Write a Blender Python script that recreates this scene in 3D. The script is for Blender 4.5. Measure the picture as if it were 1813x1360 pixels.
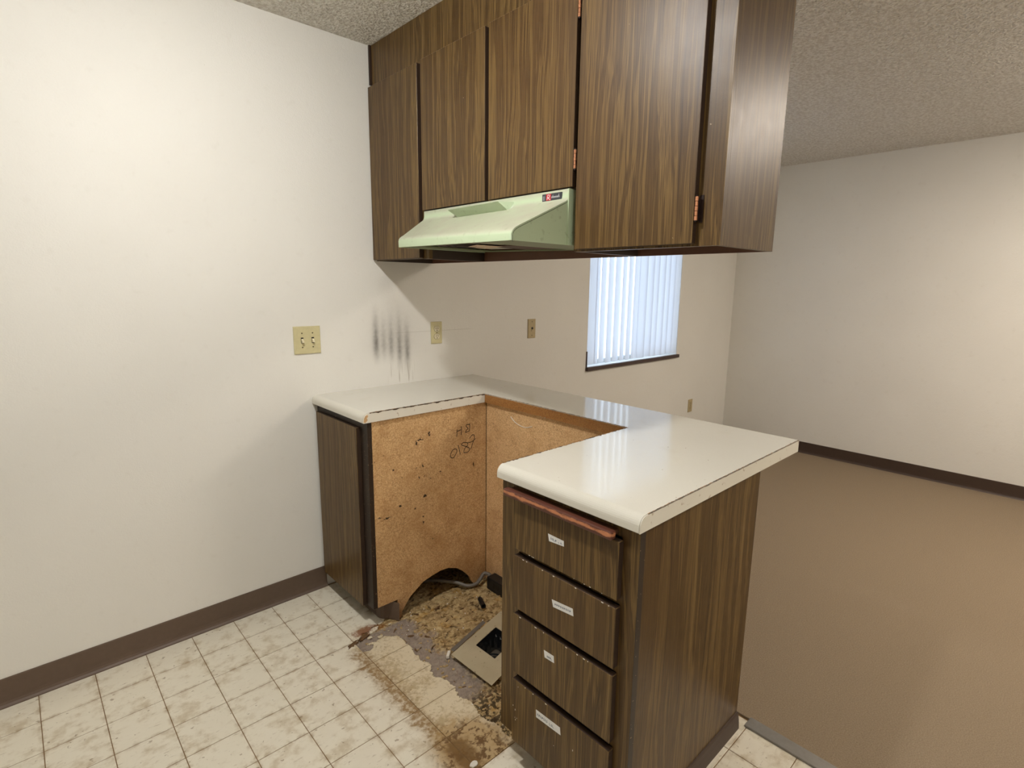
import bpy, bmesh, math, random
from mathutils import Vector, Matrix, noise

random.seed(7)
for _o in list(bpy.data.objects):
    bpy.data.objects.remove(_o)
scene = bpy.context.scene
COL = scene.collection

# ------------------------------------------------------------------ camera, sky, exposure
FPX = 956.22
RV = Vector((0.73195175, -0.6812486, 0.01212337))
UV = Vector((0.11396908, 0.13995497, 0.98357697))
FV = Vector((0.67175716, 0.7185492, -0.18008156))
CP = Vector((-0.94145739, -2.2911172, 1.39910216))
cam_d = bpy.data.cameras.new('camera')
cam = bpy.data.objects.new('camera', cam_d)
COL.objects.link(cam)
cam_d.sensor_fit = 'HORIZONTAL'
cam_d.sensor_width = 36.0
cam_d.lens = FPX * 36.0 / 1813.0
cam_d.clip_start = 0.02
m = Matrix((RV, UV, -FV)).transposed().to_4x4()
m.translation = CP
cam.matrix_world = m
scene.camera = cam

vs = scene.view_settings
vs.view_transform = 'Standard'
vs.look = 'None'
vs.gamma = 1.0
vs.use_curve_mapping = False
vs.exposure = 0.40

world = bpy.data.worlds.new('overcast_sky')
scene.world = world
world.use_nodes = True
wb = world.node_tree.nodes['Background']
wb.inputs['Color'].default_value = (0.68, 0.83, 1.0, 1)
wb.inputs['Strength'].default_value = 2.6

LAMP_P = (-0.57, -1.08)
LAMP_STRENGTH = 440.0
REAR_FILL_P = (-0.57, -2.75)  # unseen fill light, added to brighten the surfaces turned to the viewer
REAR_FILL_STRENGTH = 255.0
LIVING_FILL_P = (2.45, -2.75)  # unseen warm fill, added to lift the living room and shadowed wall
LIVING_FILL_STRENGTH = 21.5

portal_d = bpy.data.lights.new('window_portal', 'AREA')
portal_d.shape = 'RECTANGLE'
portal_d.size = 1.2
portal_d.size_y = 1.3
portal_d.cycles.is_portal = True
portal = bpy.data.objects.new('window_portal', portal_d)
COL.objects.link(portal)
portal.location = (2.458, 0.16, 1.48)
portal.rotation_euler = (math.radians(-90), 0, 0)

# ------------------------------------------------------------------ node helper
def lin(c):
    out = []
    for v in c[:3]:
        v = v / 255.0
        out.append(v / 12.92 if v <= 0.04045 else ((v + 0.055) / 1.055) ** 2.4)
    return (out[0], out[1], out[2], 1.0)

class G:
    def __init__(self, name):
        self.m = bpy.data.materials.new(name)
        self.m.use_nodes = True
        self.t = self.m.node_tree
        self.n = self.t.nodes
        self.p = self.n['Principled BSDF']
        self._pos = None
    def lk(self, a, b):
        self.t.links.new(a, b)
    def put(self, sock, v):
        if hasattr(v, 'is_output'):
            self.lk(v, sock)
        elif isinstance(v, (tuple, list)):
            sock.default_value = tuple(v) if len(v) == len(sock.default_value) else tuple(v[:3])
        else:
            sock.default_value = v
    def pos(self):
        if self._pos is None:
            self._pos = self.n.new('ShaderNodeNewGeometry').outputs['Position']
        return self._pos
    def obj(self):
        return self.n.new('ShaderNodeTexCoord').outputs['Object']
    def rnd(self):
        return self.n.new('ShaderNodeObjectInfo').outputs['Random']
    def m_(self, op, a, b=0.0, c=0.0, clamp=False):
        n = self.n.new('ShaderNodeMath')
        n.operation = op
        n.use_clamp = clamp
        self.put(n.inputs[0], a)
        self.put(n.inputs[1], b)
        if len(n.inputs) > 2:
            self.put(n.inputs[2], c)
        return n.outputs[0]
    def v_(self, op, a, b=(0, 0, 0)):
        n = self.n.new('ShaderNodeVectorMath')
        n.operation = op
        self.put(n.inputs[0], a)
        self.put(n.inputs[1], b)
        return n.outputs['Value'] if op in ('LENGTH', 'DISTANCE', 'DOT_PRODUCT') else n.outputs[0]
    def sep(self, v):
        n = self.n.new('ShaderNodeSeparateXYZ')
        self.lk(v, n.inputs[0])
        return n.outputs
    def comb(self, x, y, z):
        n = self.n.new('ShaderNodeCombineXYZ')
        for i, v in enumerate((x, y, z)):
            self.put(n.inputs[i], v)
        return n.outputs[0]
    def noise(self, vec, scale=5.0, detail=3.0, rough=0.5, dist=0.0):
        n = self.n.new('ShaderNodeTexNoise')
        self.lk(vec, n.inputs['Vector'])
        n.inputs['Scale'].default_value = scale
        n.inputs['Detail'].default_value = detail
        n.inputs['Roughness'].default_value = rough
        n.inputs['Distortion'].default_value = dist
        return n.outputs['Fac']
    def voro(self, vec, scale, feature='F1', out='Distance'):
        n = self.n.new('ShaderNodeTexVoronoi')
        n.feature = feature
        self.lk(vec, n.inputs['Vector'])
        n.inputs['Scale'].default_value = scale
        return n.outputs[out]
    def step(self, v, a, b):
        n = self.n.new('ShaderNodeMapRange')
        n.interpolation_type = 'SMOOTHSTEP'
        self.put(n.inputs['Value'], v)
        n.inputs['From Min'].default_value = a
        n.inputs['From Max'].default_value = b
        n.inputs['To Min'].default_value = 0.0
        n.inputs['To Max'].default_value = 1.0
        if a > b:
            n.inputs['From Min'].default_value = b
            n.inputs['From Max'].default_value = a
            n.inputs['To Min'].default_value = 1.0
            n.inputs['To Max'].default_value = 0.0
        return n.outputs['Result']
    def mix(self, f, a, b, blend='MIX'):
        n = self.n.new('ShaderNodeMix')
        n.data_type = 'RGBA'
        n.blend_type = blend
        self.put(n.inputs['Factor'], f)
        self.put(n.inputs['A'] if False else n.inputs[6], a)
        self.put(n.inputs[7], b)
        return n.outputs[2]
    def ramp(self, f, stops):
        n = self.n.new('ShaderNodeValToRGB')
        e = n.color_ramp.elements
        while len(e) < len(stops):
            e.new(0.5)
        for i, (p, c) in enumerate(stops):
            e[i].position = p
            e[i].color = c
        self.lk(f, n.inputs['Fac'])
        return n.outputs['Color']
    def mul(self, *a):
        r = a[0]
        for b in a[1:]:
            r = self.m_('MULTIPLY', r, b)
        return r
    def add(self, *a):
        r = a[0]
        for b in a[1:]:
            r = self.m_('ADD', r, b)
        return r
    def mx(self, *a):
        r = a[0]
        for b in a[1:]:
            r = self.m_('MAXIMUM', r, b)
        return r
    def gauss(self, v, c, w):
        d = self.m_('DIVIDE', self.m_('SUBTRACT', v, c), w)
        return self.m_('EXPONENT', self.m_('MULTIPLY', self.mul(d, d), -1.0))
    def done(self, color=None, rough=0.5, metal=0.0, bump=None, bstr=0.2, bdist=0.002, spec=0.5, coat=0.0):
        if color is not None:
            self.put(self.p.inputs['Base Color'], color)
        self.put(self.p.inputs['Roughness'], rough)
        self.put(self.p.inputs['Metallic'], metal)
        self.p.inputs['Specular IOR Level'].default_value = spec
        if bump is not None:
            b = self.n.new('ShaderNodeBump')
            b.inputs['Strength'].default_value = bstr
            b.inputs['Distance'].default_value = bdist
            self.lk(bump, b.inputs['Height'])
            self.lk(b.outputs['Normal'], self.p.inputs['Normal'])
        return self.m

def plain(name, c, rough=0.5, metal=0.0, var=0.06, spec=0.5, scale=60.0):
    g = G(name)
    o = g.obj()
    f = g.noise(o, scale, 3)
    a = lin(c)
    d = tuple(x * (1 - 3 * var) for x in a[:3]) + (1,)
    return g.done(g.mix(f, d, tuple(min(1, x * (1 + var)) for x in a[:3]) + (1,)), rough, metal, spec=spec)

M = {}
# ---- painted wall
def wall_mat(name, soot):
    g = G(name)
    P = g.pos()
    base = g.mix(g.noise(P, 2.2, 4), lin((222, 219, 211)), lin((231, 229, 222)))
    base = g.mix(g.mul(g.step(g.noise(P, 24, 4), 0.58, 0.8), 0.08), base, lin((176, 164, 142)))
    base = g.mix(g.mul(g.step(g.noise(P, 130, 2), 0.755, 0.79), 0.4), base, lin((120, 106, 84)))
    if soot:
        x, y, z = g.sep(P)
        wob = g.m_('MULTIPLY', g.m_('SUBTRACT', g.noise(g.comb(x, 0.0, g.m_('MULTIPLY', z, 0.5)), 9, 3), 0.5), 0.012)
        xs = g.add(x, wob)
        tot = None
        for cx, st, w, zb, zt in ((0.321, 0.62, 0.0155, 1.055, 1.34), (0.361, 0.30, 0.013, 1.06, 1.29), (0.401, 0.40, 0.0145, 1.045, 1.30),
                                  (0.447, 0.50, 0.0145, 1.01, 1.33), (0.490, 0.56, 0.016, 1.005, 1.28)):
            prof = g.mul(g.step(z, zb - 0.05, zb + 0.065), g.step(z, zt, zb + 0.04))
            s = g.mul(g.gauss(xs, cx, w), prof, st)
            tot = s if tot is None else g.add(tot, s)
        halo = g.mul(g.gauss(x, 0.41, 0.13), g.mul(g.step(z, 1.0, 1.12), g.step(z, 1.42, 1.13)), 0.22)
        tot = g.add(tot, halo)
        tot = g.mul(tot, g.m_('ADD', g.mul(g.noise(P, 60, 3), 0.7), 0.62))
        base = g.mix(g.m_('MINIMUM', tot, 0.9), base, lin((74, 66, 58)))
        dn = g.step(g.noise(g.comb(g.m_('MULTIPLY', x, 1.0), 0.0, g.m_('MULTIPLY', z, 0.03)), 160, 1), 0.57, 0.66)
        dr = g.mul(dn, g.mul(g.step(x, 0.36, 0.41), g.step(x, 0.54, 0.50)), g.mul(g.step(z, 0.91, 0.94), g.step(z, 1.04, 1.0)), 0.45)
        base = g.mix(dr, base, lin((130, 112, 84)))
        sm = g.mul(g.gauss(z, 1.165, 0.0012), g.step(x, 0.40, 0.45), g.step(x, 0.93, 0.85), 0.30)
        base = g.mix(sm, base, lin((140, 128, 108)))
    bump = g.add(g.noise(P, 190, 3), g.mul(g.noise(P, 60, 2), 0.8))
    return g.done(base, 0.62, bump=bump, bstr=0.22, bdist=0.003, spec=0.3)

M['wall'] = wall_mat('wall_paint_sooted', True)
M['wall2'] = wall_mat('wall_paint', False)

g = G('popcorn_ceiling')
P = g.pos()
n1 = g.noise(P, 70, 3, 0.6)
v1 = g.voro(P, 95)
g.done(g.mix(g.step(n1, 0.35, 0.65), lin((214, 208, 198)), lin((240, 237, 230))), 0.85, bump=g.add(n1, g.mul(v1, -0.6)), bstr=1.0, bdist=0.012, spec=0.2)
M['ceiling'] = g.m

# ---- walnut laminate
def wood_mat(name, dark=1.0, rough=0.36):
    g = G(name)
    o = g.obj()
    off = g.m_('MULTIPLY', g.rnd(), 37.0)
    x, y, z = g.sep(o)
    c = g.add(x, y)
    v = g.comb(g.add(c, off), off, z)
    warp = g.noise(g.v_('MULTIPLY', v, (5.0, 1.0, 1.1)), 1.0, 2, 0.5)
    cw = g.add(c, g.mul(g.m_('SUBTRACT', warp, 0.5), 0.16))
    rings = g.noise(g.comb(g.mul(g.add(cw, off), 62.0), off, g.mul(z, 1.0)), 1.0, 2, 0.5)
    streak = g.noise(g.comb(g.mul(g.add(c, off), 150.0), off, g.mul(z, 2.2)), 1.0, 4, 0.6)
    pore = g.noise(g.comb(g.mul(g.add(c, off), 620.0), off, g.mul(z, 14.0)), 1.0, 2, 0.5)
    f = g.add(g.mul(rings, 0.62), g.mul(streak, 0.38))
    k = dark * 0.66
    def s(r, gg, b):
        q = lin((r, gg, b))
        return (q[0] * k, q[1] * k, q[2] * k, 1)
    col = g.ramp(f, [(0.33, s(68, 49, 26)), (0.42, s(107, 81, 44)), (0.48, s(86, 63, 34)), (0.535, s(136, 108, 62)), (0.59, s(102, 77, 42)), (0.66, s(147, 119, 72)), (0.74, s(94, 69, 38))])
    big = g.noise(g.v_('MULTIPLY', v, (3.0, 1.0, 0.7)), 1.0, 1)
    col = g.mix(g.mul(g.step(big, 0.45, 0.7), 0.35), col, s(96, 68, 40))
    col = g.mix(g.mul(g.step(pore, 0.60, 0.72), 0.35), col, s(62, 42, 22))
    fleck = g.step(g.noise(g.pos(), 85, 2), 0.78, 0.80)
    col = g.mix(g.mul(fleck, 0.6), col, lin((180, 160, 130)))
    bump = g.add(g.noise(o, 420, 2), g.mul(pore, 0.5), g.mul(g.noise(o, 120, 2), 0.6))
    return g.done(col, g.add(rough, g.mul(g.noise(o, 30, 2), 0.08)), bump=bump, bstr=0.10, bdist=0.0012, spec=0.32)

M['wood'] = wood_mat('walnut_laminate')
M['edge'] = plain('dark_stained_edge', (54, 38, 27), 0.5)
g = G('dark_stained_wood_worn')
o = g.obj()
M['edge_worn'] = g.done(g.mix(g.step(g.noise(o, 140, 3), 0.68, 0.72), lin((44, 32, 22)), lin((150, 125, 95))), 0.5)
M['inside'] = plain('cabinet_interior', (96, 62, 42), 0.6)

# ---- particle board
SPOTS = [(0.27, 0.649, .004, .009), (0.239, 0.642, .003, .004), (0.252, 0.599, .003, .006), (0.278, 0.60, .003, .004), (0.279, 0.512, .011, .008),
         (0.157, 0.50, .006, .007), (0.268, 0.42, .004, .005), (0.309, 0.583, .003, .005), (0.544, 0.593, .004, .014), (0.095, 0.464, .018, .0025),
         (0.06, 0.476, .012, .003), (0.23, 0.469, .006, .004), (0.313, 0.302, .003, .006), (0.268, 0.394, .003, .010), (0.26, 0.763, .022, .003), (0.24, 0.752, .004, .013), (0.305, 0.78, .006, .012), (0.13, 0.66, .004, .004), (0.36, 0.60, .005, .003)]
def pboard(name, spots, lo, hi):
    g = G(name)
    P = g.pos()
    x, y, z = g.sep(P)
    f1 = g.noise(P, 240, 4, 0.65)
    f2 = g.noise(P, 9, 4, 0.6)
    fib = g.voro(g.v_('ADD', P, g.v_('MULTIPLY', g.comb(g.noise(P, 40, 2), g.noise(P, 33, 2), g.noise(P, 47, 2)), (0.05, 0.05, 0.05))), 46, 'DISTANCE_TO_EDGE')
    col = g.mix(g.step(f1, 0.3, 0.7), lin(lo), lin(hi))
    col = g.mix(g.mul(g.step(f2, 0.42, 0.75), 0.55), col, lin((164, 122, 74)))
    col = g.mix(g.mul(g.step(fib, 0.05, 0.0), g.step(g.noise(P, 16, 3), 0.45, 0.6), 0.55), col, lin((120, 82, 44)))
    col = g.mix(g.mul(g.step(g.noise(P, 75, 2), 0.70, 0.76), 0.65), col, lin((66, 40, 18)))
    if spots:
        tot = None
        wob = g.mul(g.m_('SUBTRACT', g.noise(P, 120, 3), 0.5), 0.02)
        xx = g.add(x, wob)
        zz = g.add(z, g.mul(g.m_('SUBTRACT', g.noise(P, 140, 3), 0.5), 0.02))
        for cx, cz, wx, wz in SPOTS:
            s = g.mul(g.gauss(xx, cx, wx), g.gauss(zz, cz, wz))
            tot = s if tot is None else g.mx(tot, s)
        col = g.mix(g.step(tot, 0.25, 0.75), col, lin((38, 24, 12)))
        # orange run-stain at the torn lower right of the sheet
        rust = g.mul(g.gauss(x, 0.14, 0.03), g.step(z, 0.10, 0.02), 0.7)
        col = g.mix(rust, col, lin((96, 50, 14)))
    return g.done(col, 0.55, bump=f1, bstr=0.15, bdist=0.001, spec=0.35)
M['pboard'] = pboard('particle_board_side', True, (176, 134, 86), (222, 188, 140))
M['pboard2'] = pboard('particle_board_back', False, (182, 140, 94), (226, 192, 146))
M['core'] = pboard('raw_counter_core', False, (128, 82, 40), (172, 122, 66))

# ---- counter laminate
g = G('cream_laminate')
P = g.pos()
col = g.mix(g.noise(P, 3, 3), lin((206, 202, 190)), lin((214, 211, 200)))
col = g.mix(g.mul(g.step(g.noise(P, 420, 2), 0.6, 0.7), 0.18), col, lin((180, 168, 142)))
col = g.mix(g.mul(g.step(g.noise(P, 70, 2), 0.745, 0.77), 0.75), col, lin((110, 84, 52)))
col = g.mix(g.mul(g.step(g.noise(P, 6, 5), 0.60, 0.75), 0.14), col, lin((190, 176, 148)))
M['laminate'] = g.done(col, g.add(0.05, g.mul(g.noise(P, 4, 3), 0.09)), bump=g.noise(P, 160, 2), bstr=0.02, bdist=0.0008, spec=0.5)
g = G('laminate_edge_strip')
P = g.pos()
col = g.mix(g.noise(P, 6, 3), lin((216, 212, 198)), lin((228, 224, 212)))
col = g.mix(g.mul(g.step(g.noise(P, 60, 3), 0.66, 0.74), 0.5), col, lin((150, 124, 88)))
M['strip'] = g.done(col, 0.35)
M['seam_dark'] = plain('dark_glue', (64, 46, 30), 0.7)
g = G('chipped_seam')
P = g.pos()
M['seam'] = g.done(g.mix(g.step(g.noise(P, 90, 3), 0.42, 0.58), lin((58, 38, 22)), lin((150, 108, 62))), 0.7)

# ---- hood enamel
g = G('green_enamel_dusty')
P = g.pos()
o = g.obj()
geo = g.n.new('ShaderNodeNewGeometry')
up = g.sep(geo.outputs['Normal'])[2]
dust = g.mul(g.step(up, 0.1, 0.75), g.m_('ADD', g.mul(g.noise(P, 14, 4), 0.7), 0.25))
col = g.mix(g.noise(P, 4, 2), lin((176, 192, 158)), lin((186, 202, 170)))
col = g.mix(dust, col, lin((168, 161, 146)))
col = g.mix(g.mul(g.step(g.noise(P, 45, 4), 0.6, 0.72), 0.3), col, lin((120, 124, 86)))
M['green'] = g.done(col, 0.38, bump=g.noise(P, 80, 2), bstr=0.02, spec=0.5)
M['green_dark'] = plain('green_enamel_darker', (112, 124, 84), 0.45)  # darker green than the shell, used for the hood underside
M['hood_pan'] = plain('grey_metal_pan', (196, 192, 174), 0.5)
M['filter'] = plain('greasy_brown_filter', (86, 60, 40), 0.7, var=0.2, scale=220)
M['card'] = plain('yellowed_paper', (214, 190, 162), 0.7)
M['badge'] = plain('badge_charcoal', (52, 54, 60), 0.35)
M['badge_red'] = plain('badge_red', (190, 40, 46), 0.4)
M['badge_white'] = plain('badge_white', (225, 225, 228), 0.4)
M['badge_grey'] = plain('badge_grey', (120, 122, 126), 0.4)

# ---- trims and hardware
M['ivory'] = plain('ivory_plastic', (206, 196, 152), 0.4)
M['ivory_dark'] = plain('tan_plastic', (186, 168, 128), 0.45)
M['ivory2'] = plain('pale_ivory_plastic', (222, 212, 180), 0.4)
M['slot'] = plain('dark_slot', (38, 32, 24), 0.6)
M['screw'] = plain('screw_metal', (110, 100, 74), 0.4, 0.6)
M['copper'] = plain('copper_plated_steel', (236, 168, 128), 0.3, 0.8)
M['hinge_dark'] = plain('dark_hinge_leaf', (42, 28, 24), 0.4, 0.3)
M['cove'] = plain('brown_vinyl_cove', (98, 80, 66), 0.5)
M['cove_dark'] = plain('dark_brown_vinyl_cove', (70, 54, 44), 0.5)
M['sill'] = plain('dark_brown_sill', (74, 56, 50), 0.45)
M['frame_alu'] = plain('window_frame_aluminium', (150, 146, 140), 0.4, 0.7)
M['tape'] = plain('white_paper_label', (222, 222, 220), 0.6)
M['ink'] = plain('blue_grey_ink', (74, 88, 110), 0.6)
M['pen'] = plain('brown_black_pen', (30, 17, 8), 0.6)
M['blackp'] = plain('black_plastic', (24, 24, 26), 0.35)
M['conduit'] = plain('grey_conduit', (120, 114, 106), 0.5, 0.2)
M['galv'] = plain('galvanised_steel', (120, 124, 128), 0.25, 0.95)
M['plate'] = None
g = G('dusty_beige_sheet_metal')
P = g.pos()
col = g.mix(g.noise(P, 12, 4), lin((158, 146, 118)), lin((186, 176, 150)))
col = g.mix(g.mul(g.step(g.noise(P, 90, 3), 0.66, 0.72), 0.7), col, lin((90, 76, 52)))
M['plate'] = g.done(col, 0.5)
g = G('worn_stained_wood')
o = g.obj()
xx, yy, zz = g.sep(o)
w = g.noise(g.comb(g.mul(xx, 90), g.mul(yy, 26), g.mul(zz, 90)), 1.0, 5, 0.7)
w = g.add(g.mul(g.m_('SUBTRACT', w, 0.5), 2.2), g.gauss(zz, 0.0125, 0.0055))
M['worn'] = g.done(g.mix(g.step(w, 0.40, 0.95), lin((86, 46, 34)), lin((184, 122, 84))), 0.42)

g = G('blind_vinyl')
col = lin((232, 238, 246))
g.put(g.p.inputs['Base Color'], col)
g.p.inputs['Roughness'].default_value = 0.5
tr = g.n.new('ShaderNodeBsdfTranslucent')
tr.inputs['Color'].default_value = lin((226, 236, 250))
mx = g.n.new('ShaderNodeMixShader')
mx.inputs[0].default_value = 0.33
outn = g.n['Material Output']
g.lk(g.p.outputs[0], mx.inputs[1])
g.lk(tr.outputs[0], mx.inputs[2])
g.lk(mx.outputs[0], outn.inputs['Surface'])
M['blind'] = g.m

g = G('window_glass')
g.p.inputs['Transmission Weight'].default_value = 1.0
g.p.inputs['Roughness'].default_value = 0.0
g.p.inputs['IOR'].default_value = 1.01
M['glass'] = g.m

def emit(name, c, s):
    g = G(name)
    g.p.inputs['Base Color'].default_value = (0.9, 0.9, 0.9, 1)
    g.p.inputs['Emission Color'].default_value = c
    g.p.inputs['Emission Strength'].default_value = s
    return g.m
M['lamp'] = emit('lit_diffuser', (1.0, 0.985, 0.955, 1), LAMP_STRENGTH)
M['fill_rear'] = emit('rear_fill_emitter', (1.0, 0.985, 0.955, 1), REAR_FILL_STRENGTH)
M['fill_living'] = emit('living_fill_emitter', (1.0, 0.89, 0.77, 1), LIVING_FILL_STRENGTH)
M['white_metal'] = plain('white_enamel', (225, 224, 220), 0.4)

# ---- vinyl floor tile
def vinyl_mat():
    g = G('cream_vinyl_tile')
    P = g.pos()
    x, y, z = g.sep(P)
    n8 = g.noise(P, 8, 4, 0.6)
    n25 = g.noise(P, 26, 4, 0.6)
    n70 = g.noise(P, 75, 4, 0.6)
    wob = g.mul(g.m_('SUBTRACT', n25, 0.5), 0.10)
    col = g.mix(n8, lin((216, 208, 188)), lin((228, 222, 206)))
    grime = g.mul(g.step(g.add(g.mul(n8, 0.6), g.mul(n25, 0.5)), 0.52, 0.72), 0.55)
    col = g.mix(grime, col, lin((170, 150, 112)))
    st = g.noise(g.v_('MULTIPLY', g.v_('ADD', P, g.comb(g.mul(y, 0.5), 0.0, 0.0)), (30.0, 95.0, 30.0)), 1.0, 4, 0.65)
    col = g.mix(g.mul(g.step(st, 0.58, 0.72), 0.40), col, lin((134, 112, 76)))
    # dirt gathered along the joints
    tx = g.m_('ABSOLUTE', g.m_('SUBTRACT', g.m_('FRACT', g.m_('DIVIDE', g.add(x, 0.08 + 15.45), 0.1545)), 0.5))
    ty = g.m_('ABSOLUTE', g.m_('SUBTRACT', g.m_('FRACT', g.m_('DIVIDE', g.add(y, 0.008 + 15.45), 0.1545)), 0.5))
    jt = g.mx(g.step(tx, 0.40, 0.5), g.step(ty, 0.40, 0.5))
    col = g.mix(g.mul(jt, g.step(n25, 0.42, 0.65), 0.45), col, lin((140, 112, 70)))
    # yellowed footprint of the missing stove
    inside = g.mul(g.step(g.add(x, wob), -0.12, -0.06), g.step(y, -0.44, -0.52), g.step(y, -1.2445, -1.2435))
    inside = g.mul(inside, g.step(x, 0.14, 0.10))
    col = g.mix(g.mul(inside, 0.48), col, lin((196, 176, 134)))
    col = g.mix(g.mul(inside, g.step(g.add(g.mul(n8, 0.5), g.mul(n70, 0.5)), 0.47, 0.60), 0.5), col, lin((150, 128, 90)))
    # brown band along the stove front
    band = g.mul(g.gauss(g.add(x, wob), -0.100, 0.030), g.step(y, -0.49, -0.56), g.step(y, -1.2445, -1.2435))
    band = g.mul(band, g.m_('ADD', g.mul(g.step(n70, 0.3, 0.7), 1.0), 0.35))
    col = g.mix(g.m_('MINIMUM', g.mul(band, 0.95), 0.9), col, lin((138, 108, 66)))
    # heavy stain near the drawer cabinet
    d = g.v_('LENGTH', g.v_('MULTIPLY', g.v_('SUBTRACT', P, (-0.045, -1.185, 0.0)), (1.0, 0.85, 0.0)))
    hv = g.mul(g.step(g.add(d, g.mul(g.m_('SUBTRACT', n25, 0.5), 0.16)), 0.15, 0.08), g.step(y, -1.2445, -1.2435))
    col = g.mix(g.mul(hv, 0.75), col, lin((164, 134, 86)))
    hv2 = g.mul(hv, g.step(g.add(g.mul(n25, 0.6), g.mul(n70, 0.4)), 0.49, 0.56))
    col = g.mix(g.mul(hv2, 0.9), col, lin((92, 64, 34)))
    d3 = g.v_('LENGTH', g.v_('MULTIPLY', g.v_('SUBTRACT', P, (-0.078, -1.175, 0.0)), (1.5, 0.75, 0.0)))
    hv3 = g.mul(g.step(g.add(d3, g.mul(g.m_('SUBTRACT', n25, 0.5), 0.13)), 0.075, 0.035), g.step(y, -1.2445, -1.2435))
    col = g.mix(g.mul(hv3, 0.85), col, g.mix(n70, lin((72, 48, 24)), lin((134, 102, 58))))
    # rust run by the cabinet corner
    d2 = g.v_('LENGTH', g.v_('MULTIPLY', g.v_('SUBTRACT', P, (-0.015, -0.432, 0.0)), (0.8, 1.4, 0.0)))
    ru = g.step(g.add(d2, g.mul(g.m_('SUBTRACT', n70, 0.5), 0.09)), 0.055, 0.02)
    col = g.mix(g.mul(ru, 0.85), col, lin((128, 72, 22)))
    # specks
    sp = g.step(g.noise(P, 150, 2), 0.72, 0.75)
    near = g.m_('ADD', 0.25, g.mul(inside, 0.75))
    col = g.mix(g.mul(sp, near), col, lin((66, 46, 26)))
    sp2 = g.mul(g.step(g.noise(P, 48, 3), 0.67, 0.71), 0.55)
    col = g.mix(sp2, col, lin((112, 86, 50)))
    return g.done(col, g.add(0.30, g.mul(n25, 0.25)), bump=n70, bstr=0.06, bdist=0.001, spec=0.4)
M['vinyl'] = vinyl_mat()
M['grout'] = plain('brown_joint', (126, 96, 58), 0.8)

def subfloor_mat():
    g = G('rotten_particle_subfloor')
    P = g.pos()
    x, y, z = g.sep(P)
    wv = g.v_('ADD', P, g.v_('MULTIPLY', g.comb(g.noise(P, 20, 3), g.noise(P, 26, 3), 0.0), (0.06, 0.06, 0.0)))
    chips = g.voro(g.v_('MULTIPLY', wv, (1.0, 1.7, 1.0)), 48, 'F1', 'Color')
    cs = g.sep(chips)[0]
    n12 = g.noise(P, 12, 5, 0.65)
    n60 = g.noise(P, 65, 4, 0.65)
    col = g.ramp(g.add(g.mul(cs, 0.25), g.mul(n60, 0.75)), [(0.22, lin((74, 56, 34))), (0.38, lin((136, 112, 74))), (0.50, lin((172, 148, 106))), (0.64, lin((190, 168, 124))), (0.85, lin((214, 196, 156)))])
    col = g.mix(g.mul(g.step(n12, 0.54, 0.70), 0.55), col, lin((112, 84, 50)))
    yel = g.mul(g.step(g.noise(P, 17, 3), 0.56, 0.68), 0.45)
    col = g.mix(yel, col, lin((176, 134, 58)))
    dark = g.step(g.noise(P, 33, 4), 0.60, 0.68)
    col = g.mix(g.mul(dark, 0.75), col, lin((52, 34, 18)))
    # grey felt backing left behind along the torn edge
    ex = g.add(x, g.mul(g.m_('SUBTRACT', n12, 0.5), 0.22))
    gr = g.mul(g.step(ex, 0.185, 0.140), g.step(y, -0.455, -0.475), g.step(y, -1.06, -0.98))
    col = g.mix(g.mul(gr, 0.88), col, g.mix(n60, lin((112, 100, 92)), lin((160, 148, 138))))
    d2 = g.v_('LENGTH', g.v_('MULTIPLY', g.v_('SUBTRACT', P, (0.01, -0.44, 0.0)), (0.6, 1.6, 0.0)))
    col = g.mix(g.mul(g.step(g.add(d2, g.mul(g.m_('SUBTRACT', n60, 0.5), 0.06)), 0.05, 0.03), 0.8), col, lin((122, 76, 30)))
    # black mould by the drawer cabinet
    mo = g.mul(g.step(y, -0.96, -1.06), g.step(g.noise(P, 70, 3), 0.46, 0.56))
    col = g.mix(g.mul(mo, 0.85), col, lin((44, 32, 18)))
    return g.done(col, 0.8, bump=g.add(n60, cs), bstr=0.6, bdist=0.004, spec=0.25)
M['subfloor'] = subfloor_mat()
M['slab'] = plain('slab', (90, 80, 66), 0.9)
g = G('tan_carpet')
P = g.pos()
M['carpet'] = g.done(g.mix(g.noise(P, 240, 3), lin((120, 104, 84)), lin((168, 150, 126))), 0.95, bump=g.noise(P, 300, 2), bstr=0.8, bdist=0.006, spec=0.1)
M['flake'] = plain('wood_flake', (186, 158, 110), 0.8, var=0.2)
M['bark'] = plain('rotten_splinter', (112, 82, 50), 0.8, var=0.2)
M['crumb'] = plain('white_crumb', (222, 216, 204), 0.6)

# ------------------------------------------------------------------ mesh helpers
WORLD_O = {}

def finish(name, bm, mats, parent=None, smooth=False, origin=None):
    bmesh.ops.recalc_face_normals(bm, faces=bm.faces)
    xs = [v.co.x for v in bm.verts]; ys = [v.co.y for v in bm.verts]; zs = [v.co.z for v in bm.verts]
    if origin is None:
        origin = Vector(((min(xs) + max(xs)) / 2, (min(ys) + max(ys)) / 2, min(zs)))
    for v in bm.verts:
        v.co -= origin
    me = bpy.data.meshes.new(name)
    bm.to_mesh(me)
    bm.free()
    if not isinstance(mats, (list, tuple)):
        mats = [mats]
    for mt in mats:
        me.materials.append(mt)
    if smooth:
        for p in me.polygons:
            p.use_smooth = True
    ob = bpy.data.objects.new(name, me)
    COL.objects.link(ob)
    po = Vector((0, 0, 0))
    if parent is not None:
        ob.parent = parent
        po = WORLD_O[parent.name]
    ob.location = origin - po
    WORLD_O[ob.name] = origin.copy()
    return ob

def thing(name, label, cat, base, group=None):
    o = bpy.data.objects.new(name, None)
    COL.objects.link(o)
    o.empty_display_size = 0.05
    o.location = base
    WORLD_O[o.name] = Vector(base)
    return tag(o, label, cat, group)

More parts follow.
